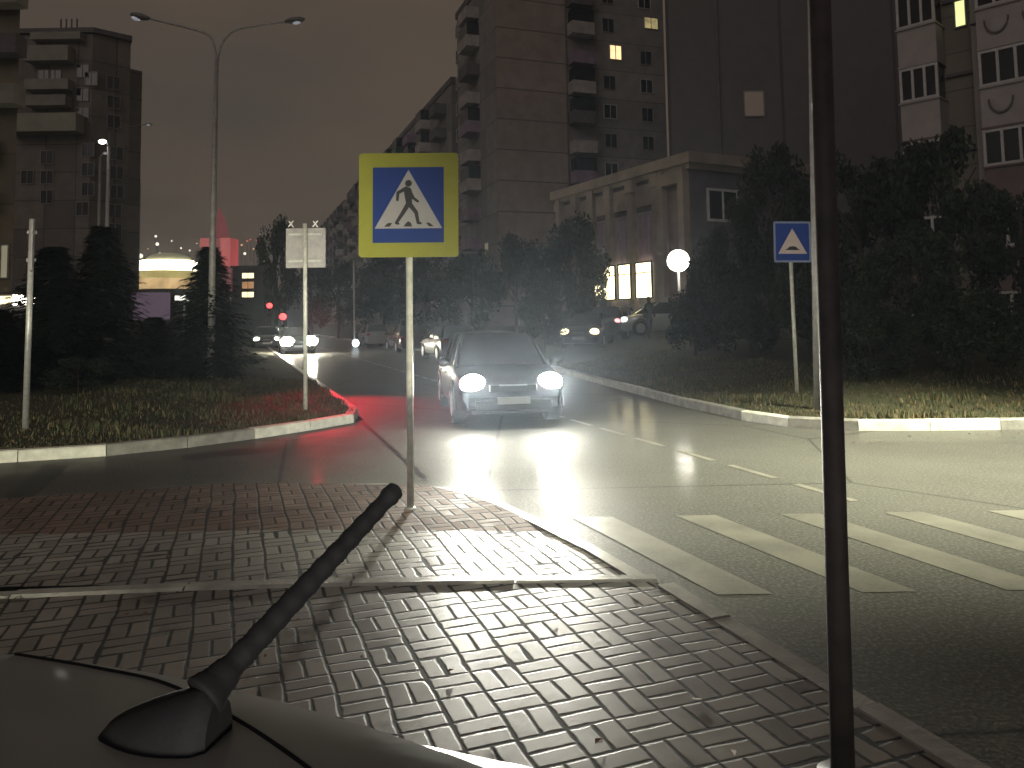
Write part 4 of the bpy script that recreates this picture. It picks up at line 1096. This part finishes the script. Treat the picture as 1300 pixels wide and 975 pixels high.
    for sy in (-1, 1):
        g = MB(); g.ball((xf-.16, sy*hw*.70, zl-.0), (.17, hw*.23, .15 if lights else .095), 16, 10)
        lm = lights if lights else M['glass']; g.build('headlight', lm, root, True)
        g = MB(); g.ball((-xf+.06, sy*hw*.74, tailz*.82), (.07, .15, .12), 12, 8); g.build('tail_light', tail or mat('tail_lens', (.12, .006, .006), .25, .1), root, True)
        g = MB(); g.ball((gx[0]-.12, sy*(hw+.10), belt+.05), (.07, .11, .075), 12, 8); g.tube([(gx[0]-.1, sy*(hw-.06), belt-.02), (gx[0]-.12, sy*(hw+.05), belt+.02)], .02, 6); g.build('mirror', paint, root, True)
        for xd in (.02*L, -.2*L):
            g = MB(); g.box((xd, sy*(hw+.006), belt*.82), (.17, .025, .03), bev=.008); g.build('door_handle', paint, root)
    return root, gx, wt
def put(root, loc, heading):
    root.location = loc; root.rotation_euler = (0, 0, math.atan2(heading[1], heading[0]))
toward = -RD
dark_paint = mat('dark_blue_car_paint', (.005, .0055, .008), .35, .1, 5, .1, coat=.3)
maroon = mat('dark_red_car_paint', (.035, .006, .010), .25, .1, 5, .2, coat=.8)
silver = mat('silver_car_paint', (.17, .18, .175), .45, .08, 5, .1, coat=.3, bmp=.02)
silver2 = mat('grey_car_paint', (.16, .15, .16), .3, .06, 5, .3, coat=.6)
# oncoming car
hm = headlamp_mat((1, .98, .88), 200)
onc, gx, wt = make_car('dark car driving towards the camera with glaring headlights', dark_paint, 4.3, 1.78, 1.48, 'hatch', hm)
mid = (px(601, 545)+px(704, 545))/2
front = Vector((-.01, 12.2, 0)); ohd = Vector((.17, -.985, 0)).normalized(); orp = Vector((-ohd.y, ohd.x, 0)); put(onc, front-ohd*2.15, ohd)
hdir = Vector((.10, -1, 0)).normalized()
for s in (-1, 1):
    p = front+orp*s*.63+Vector((0, 0, .665))+ohd*.08
    tgt = p+Vector((.03+.0*s, -1, -.022))*10
    spot('low_beam', p, tgt, 150, 110, .9, (1, .97, .80), .07)
    spot('high_beam', p+Vector((0, 0, .02)), p+Vector((.02, -1, .05))*10, 1700, 30, 1.0, (1, .97, .84), .07)
# cars standing along the right kerb farther up the road
for (x, D, lab, pt) in ((570, 34, 'parked dark car nearest behind the oncoming car, along the right kerb', dark_paint), (517, 43, 'middle parked car in the row behind the pedestrian sign post', maroon),
                        (474, 53, 'farthest parked car in the row, left of the pedestrian sign post', silver2)):
    q = pd(x, 430, D); o, _, _ = make_car(lab, pt, 4.2, 1.76, 1.50, 'hatch', None, 'cars parked along the right kerb')
    put(o, Vector((q.x, D, 0)), RD)
# distant oncoming car
hm2 = headlamp_mat((1, .93, .72), 200)
fc, _, _ = make_car('distant oncoming car with two lit headlights', dark_paint, 4.3, 1.76, 1.46, 'hatch', hm2, 'distant oncoming cars')
p = px(380, 434, .66); f3 = Vector((p.x, p.y, 0)); put(fc, f3-toward*2.15, toward)
for ch in children(fc):
    if ch.name.startswith('headlight'): ch.data = ch.data.copy(); c_ = sum((v.co for v in ch.data.vertices), Vector())/len(ch.data.vertices); ch.data.transform(Matrix.Translation(c_) @ Matrix.Scale(1.75, 4) @ Matrix.Translation(-c_))
for s in (-1, 1):
    q = f3+RP*s*.62+Vector((0, 0, .68))+toward*.08; spot('low_beam', q, q+Vector((.25, -1, -.05))*10, 1500, 80, .8, (1, .9, .65), .08)
f4, _, _ = make_car('farther oncoming car half hidden behind the spruce', dark_paint, 4.3, 1.76, 1.46, 'hatch', headlamp_mat((1, .95, .8), 3), 'distant oncoming cars')
p = px(333, 431, .66); put(f4, Vector((p.x+.3, p.y, 0))-toward*2.15, toward)
# cars parked before the cream building
for (x, D, lab, lm, tl_, hd) in ((747, 33, 'parked car with yellow lights beside the lit shop windows', headlamp_mat((1, .85, .45), 2.2), None, Vector((-.3, -1, 0))),
                             (782, 35, 'parked car with pinkish red lights left of the walking person', None, glow('tail_lit', (1, .35, .35), 1.6), Vector((.45, 1, 0))),
                             (838, 34, 'parked car with one pale light right of the walking person', headlamp_mat((.9, .95, .9), 1.2), None, Vector((-1, -.25, 0)))):
    q = pd(x, 400, D); o, _, _ = make_car(lab, dark_paint if x != 838 else silver, 4.2, 1.74, 1.45, 'hatch', lm, 'cars parked in front of the cream building', tail=tl_)
    put(o, Vector((q.x, D, ground_right(q.x, D))), hd)

# own car at the lower left: only its roof shows
r_ = Vector((.39, .92, 0)).normalized(); fwd = -r_
own, gx, wt = make_car('silver hatchback roof with a stubby black antenna, close below the camera', silver, 4.1, 1.72, 1.342, 'steep', roof_edge=.30, rear_drop=.006)
ANT = Vector((-.24, .53, 0)); xa = gx[2]+.055
loc_ = ANT-fwd*xa; put(own, Vector((loc_.x, loc_.y, ZP)), fwd)
left = Vector((-fwd.y, fwd.x, 0))
def tolocal(p): v = p-Vector((loc_.x, loc_.y, ZP)); return Vector((v.x*fwd.x+v.y*fwd.y, v.x*left.x+v.y*left.y, v.z))
def roof_z(p): s_ = p.y/wt; return 1.342-.028*s_*s_-.02*abs(s_)**6-.006*max(0, 1-(p.x-gx[2]-.3*p.y*p.y)/.11)**2
# seam
sp_ = [px(20, 827, 1.435), px(120, 849, 1.435), px(205, 879, 1.43), px(285, 922, 1.43), px(368, 978, 1.43), px(470, 1060, 1.43)]
P = []
for p in curve(sp_, 8):
    q = tolocal(p); P.append(Vector((q.x, q.y, roof_z(q)+.0005)))
g = MB(); rows = [[], [], []]
for k, p in enumerate(P):
    d = (P[min(k+1, len(P)-1)]-P[max(0, k-1)]).normalized(); n = Vector((-d.y, d.x, 0))*.0022
    rows[0].append(p-n-Vector((0, 0, .001))); rows[1].append(p+Vector((0, 0, .0012))); rows[2].append(p+n-Vector((0, 0, .001)))
g.grid(rows, flip=True); g.build('roof_seam', M['rubber'], own, True)
# antenna: built in world axes, then hung under the car
g = MB()
z0 = 1.4415
na, nb_ = px(137, 926, z0), px(278, 938, z0)
ax = (nb_-na); Lb = ax.length; ax.normalize(); sd = Vector((-ax.y, ax.x, 0))
topz = pd(268, 858, (na.y+nb_.y)/2+.01).z-z0
secs = []
for t in [0, .06, .15, .28, .42, .56, .7, .82, .92, 1.0]:
    hgt = (.006+(topz)*(t/.92)**.62) if t < .93 else topz*.96
    wd = .022*math.sin(math.pi*min(1, .12+t*.62))+.004
    if t == 1.0: wd *= .8
    secs.append((na+ax*Lb*t, hgt, wd))
rows = []
for c, h_, w_ in secs:
    row = []
    for k in range(11):
        a_ = math.pi*k/10; row.append(c+sd*(w_*math.cos(a_))+Vector((0, 0, h_*math.sin(a_)**.8-.004)))
    rows.append(row)
g.grid(rows)
i = len(g.v); g.v += [tuple(p) for p in rows[-1]]; g.f.append(tuple(i+k for k in range(11))); g.m.append(0)
inv = Matrix.Translation(own.location) @ Matrix.Rotation(own.rotation_euler.z, 4, 'Z')
inv = inv.inverted()
def hang(o): o.data.transform(inv); return o
an = empty('antenna'); an.parent = own
o = hang(g.build('antenna_base', M['rubber'], an)); smoothen(o, 60)
bt = na+ax*Lb*.86+Vector((0, 0, topz*.80)); tip = pd(502, 622, .63)
g = MB(); n = 90; pts = []; rr = []
for k in range(n+1):
    t = k/n; pts.append(bt.lerp(tip, t)); base_r = .0088*(1-t)+.0066*t
    rr.append(base_r+.0004*math.sin(k*.9)+(.0002 if k % 2 else -.0002)+(.0012 if t > .955 else 0)+(.006*(1-t/.12) if t < .12 else 0))
pts.append(tip+(tip-bt).normalized()*.003); rr.append(.0035)
g.tube(pts, rr, 16); hang(g.build('antenna_rod', M['rubber'], an, True))

# ------------------------------------------------------------ person walking before the shop windows
def person():
    q = pd(824, 400, 32.5); gz = ground_right(q.x, 32.5); Hh = 1.74
    J = {'pelvis': (0, 0, .95), 'waist': (0, 0, 1.08), 'chest': (0, .01, 1.30), 'neck': (0, .0, 1.47), 'head0': (0, -.01, 1.56), 'head': (0, -.015, 1.66),
         'shL': (-.17, .01, 1.40), 'elL': (-.22, .07, 1.14), 'haL': (-.21, -.02, .90), 'shR': (.17, .01, 1.40), 'elR': (.22, -.02, 1.14), 'haR': (.20, -.14, .92),
         'hiL': (-.09, 0, .90), 'knL': (-.10, -.14, .50), 'anL': (-.10, -.10, .10), 'toL': (-.10, -.24, .05), 'hiR': (.09, 0, .90), 'knR': (.10, .06, .50), 'anR': (.10, .26, .13), 'toR': (.10, .16, .04)}
    RR = {'pelvis': .13, 'waist': .125, 'chest': .15, 'neck': .055, 'head0': .085, 'head': .10, 'sh': .065, 'el': .045, 'ha': .035, 'hi': .085, 'kn': .06, 'an': .042, 'to': .038}
    E_ = [('pelvis', 'waist'), ('waist', 'chest'), ('chest', 'neck'), ('neck', 'head0'), ('head0', 'head')]
    for s_ in 'LR': E_ += [('chest', 'sh'+s_), ('sh'+s_, 'el'+s_), ('el'+s_, 'ha'+s_), ('pelvis', 'hi'+s_), ('hi'+s_, 'kn'+s_), ('kn'+s_, 'an'+s_), ('an'+s_, 'to'+s_)]
    K = list(J); me = bpy.data.meshes.new('person'); me.from_pydata([J[k] for k in K], [(K.index(a_), K.index(b__)) for a_, b__ in E_], [])
    o = bpy.data.objects.new('person', me); C.objects.link(o)
    md = o.modifiers.new('skin', 'SKIN'); sv = me.skin_vertices[0].data
    for i_, k in enumerate(K):
        r__ = RR.get(k) or RR[k[:-1]]; sv[i_].radius = (r__, r__); sv[i_].use_root = (k == 'pelvis')
    s2_ = o.modifiers.new('sub', 'SUBSURF'); s2_.levels = 2; s2_.render_levels = 2
    me.materials.append(mat('dark_clothes', (.02, .02, .025), .8, .2, 5))
    o.location = (q.x, 32.5, gz); o.rotation_euler = (0, 0, rad(20))
    tag(o, 'person in dark clothes walking in front of the lit shop windows', 'person')
    g = MB(); g.ball((0, .01, 1.70), (.105, .115, .10), 12, 8); g.build('hair', mat('dark_hair', (.012, .01, .01), .7), o, True)
person()

# ------------------------------------------------------------ street light over the junction, vehicles behind the camera, added red spot without a fitting
spot('street_light', (3.4, 7.0, 9.0), (1.5, 8.0, 0), 3400, 52, 1.0, (1, .99, .74), .3)
spot('street_light', (9.0, 7.6, 7.5), (6.2, 9.1, 0), 11500, 76, 1.0, (1, .97, .72), .25)
spot('low_beam', (3.6, -12, 1.15), (-4.6, 10.0, .3), 10000, 24, .9, (1, .95, .72), .08)
spot('low_beam', (-6.2, -9, 1.0), (-5.0, 11.0, -.2), 6500, 29, .9, (1, .97, .74), .08)
spot('low_beam', (5.6, -12, .75), (5.8, 11.4, -.3), 700, 28, .9, (1, .95, .72), .08)
spot('added_red_spot', (-4.5, 17.8, 2.3), (-3.6, 16.1, 0), 1100, 82, 1.0, (1, .02, .05), .12)

# ------------------------------------------------------------ damp night air
m = bpy.data.materials.new('damp_air'); m.use_nodes = True; nt = m.node_tree; nt.nodes.clear()
ou = nt.nodes.new('ShaderNodeOutputMaterial'); pv = nt.nodes.new('ShaderNodeVolumePrincipled'); pv.inputs['Color'].default_value = (.7, .82, 1, 1)
pv.inputs['Density'].default_value = .0012; pv.inputs['Anisotropy'].default_value = .78; nt.links.new(pv.outputs[0], ou.inputs['Volume'])
g = MB(); g.box((0, 150, 27), (640, 420, 56)); o = g.build('haze', m); tag(o, kind='stuff')

# ------------------------------------------------------------ render settings
sc.view_settings.view_transform = 'Standard'; sc.view_settings.look = 'None'; sc.view_settings.exposure = .45; sc.view_settings.gamma = 1
sc.render.engine = 'CYCLES'; cy = sc.cycles; cy.use_denoising = True
try: cy.denoiser = 'OPENIMAGEDENOISE'
except Exception: pass
cy.max_bounces = 5; cy.diffuse_bounces = 2; cy.glossy_bounces = 3; cy.transmission_bounces = 2; cy.volume_bounces = 0; cy.sample_clamp_indirect = 4
cy.use_light_tree = True
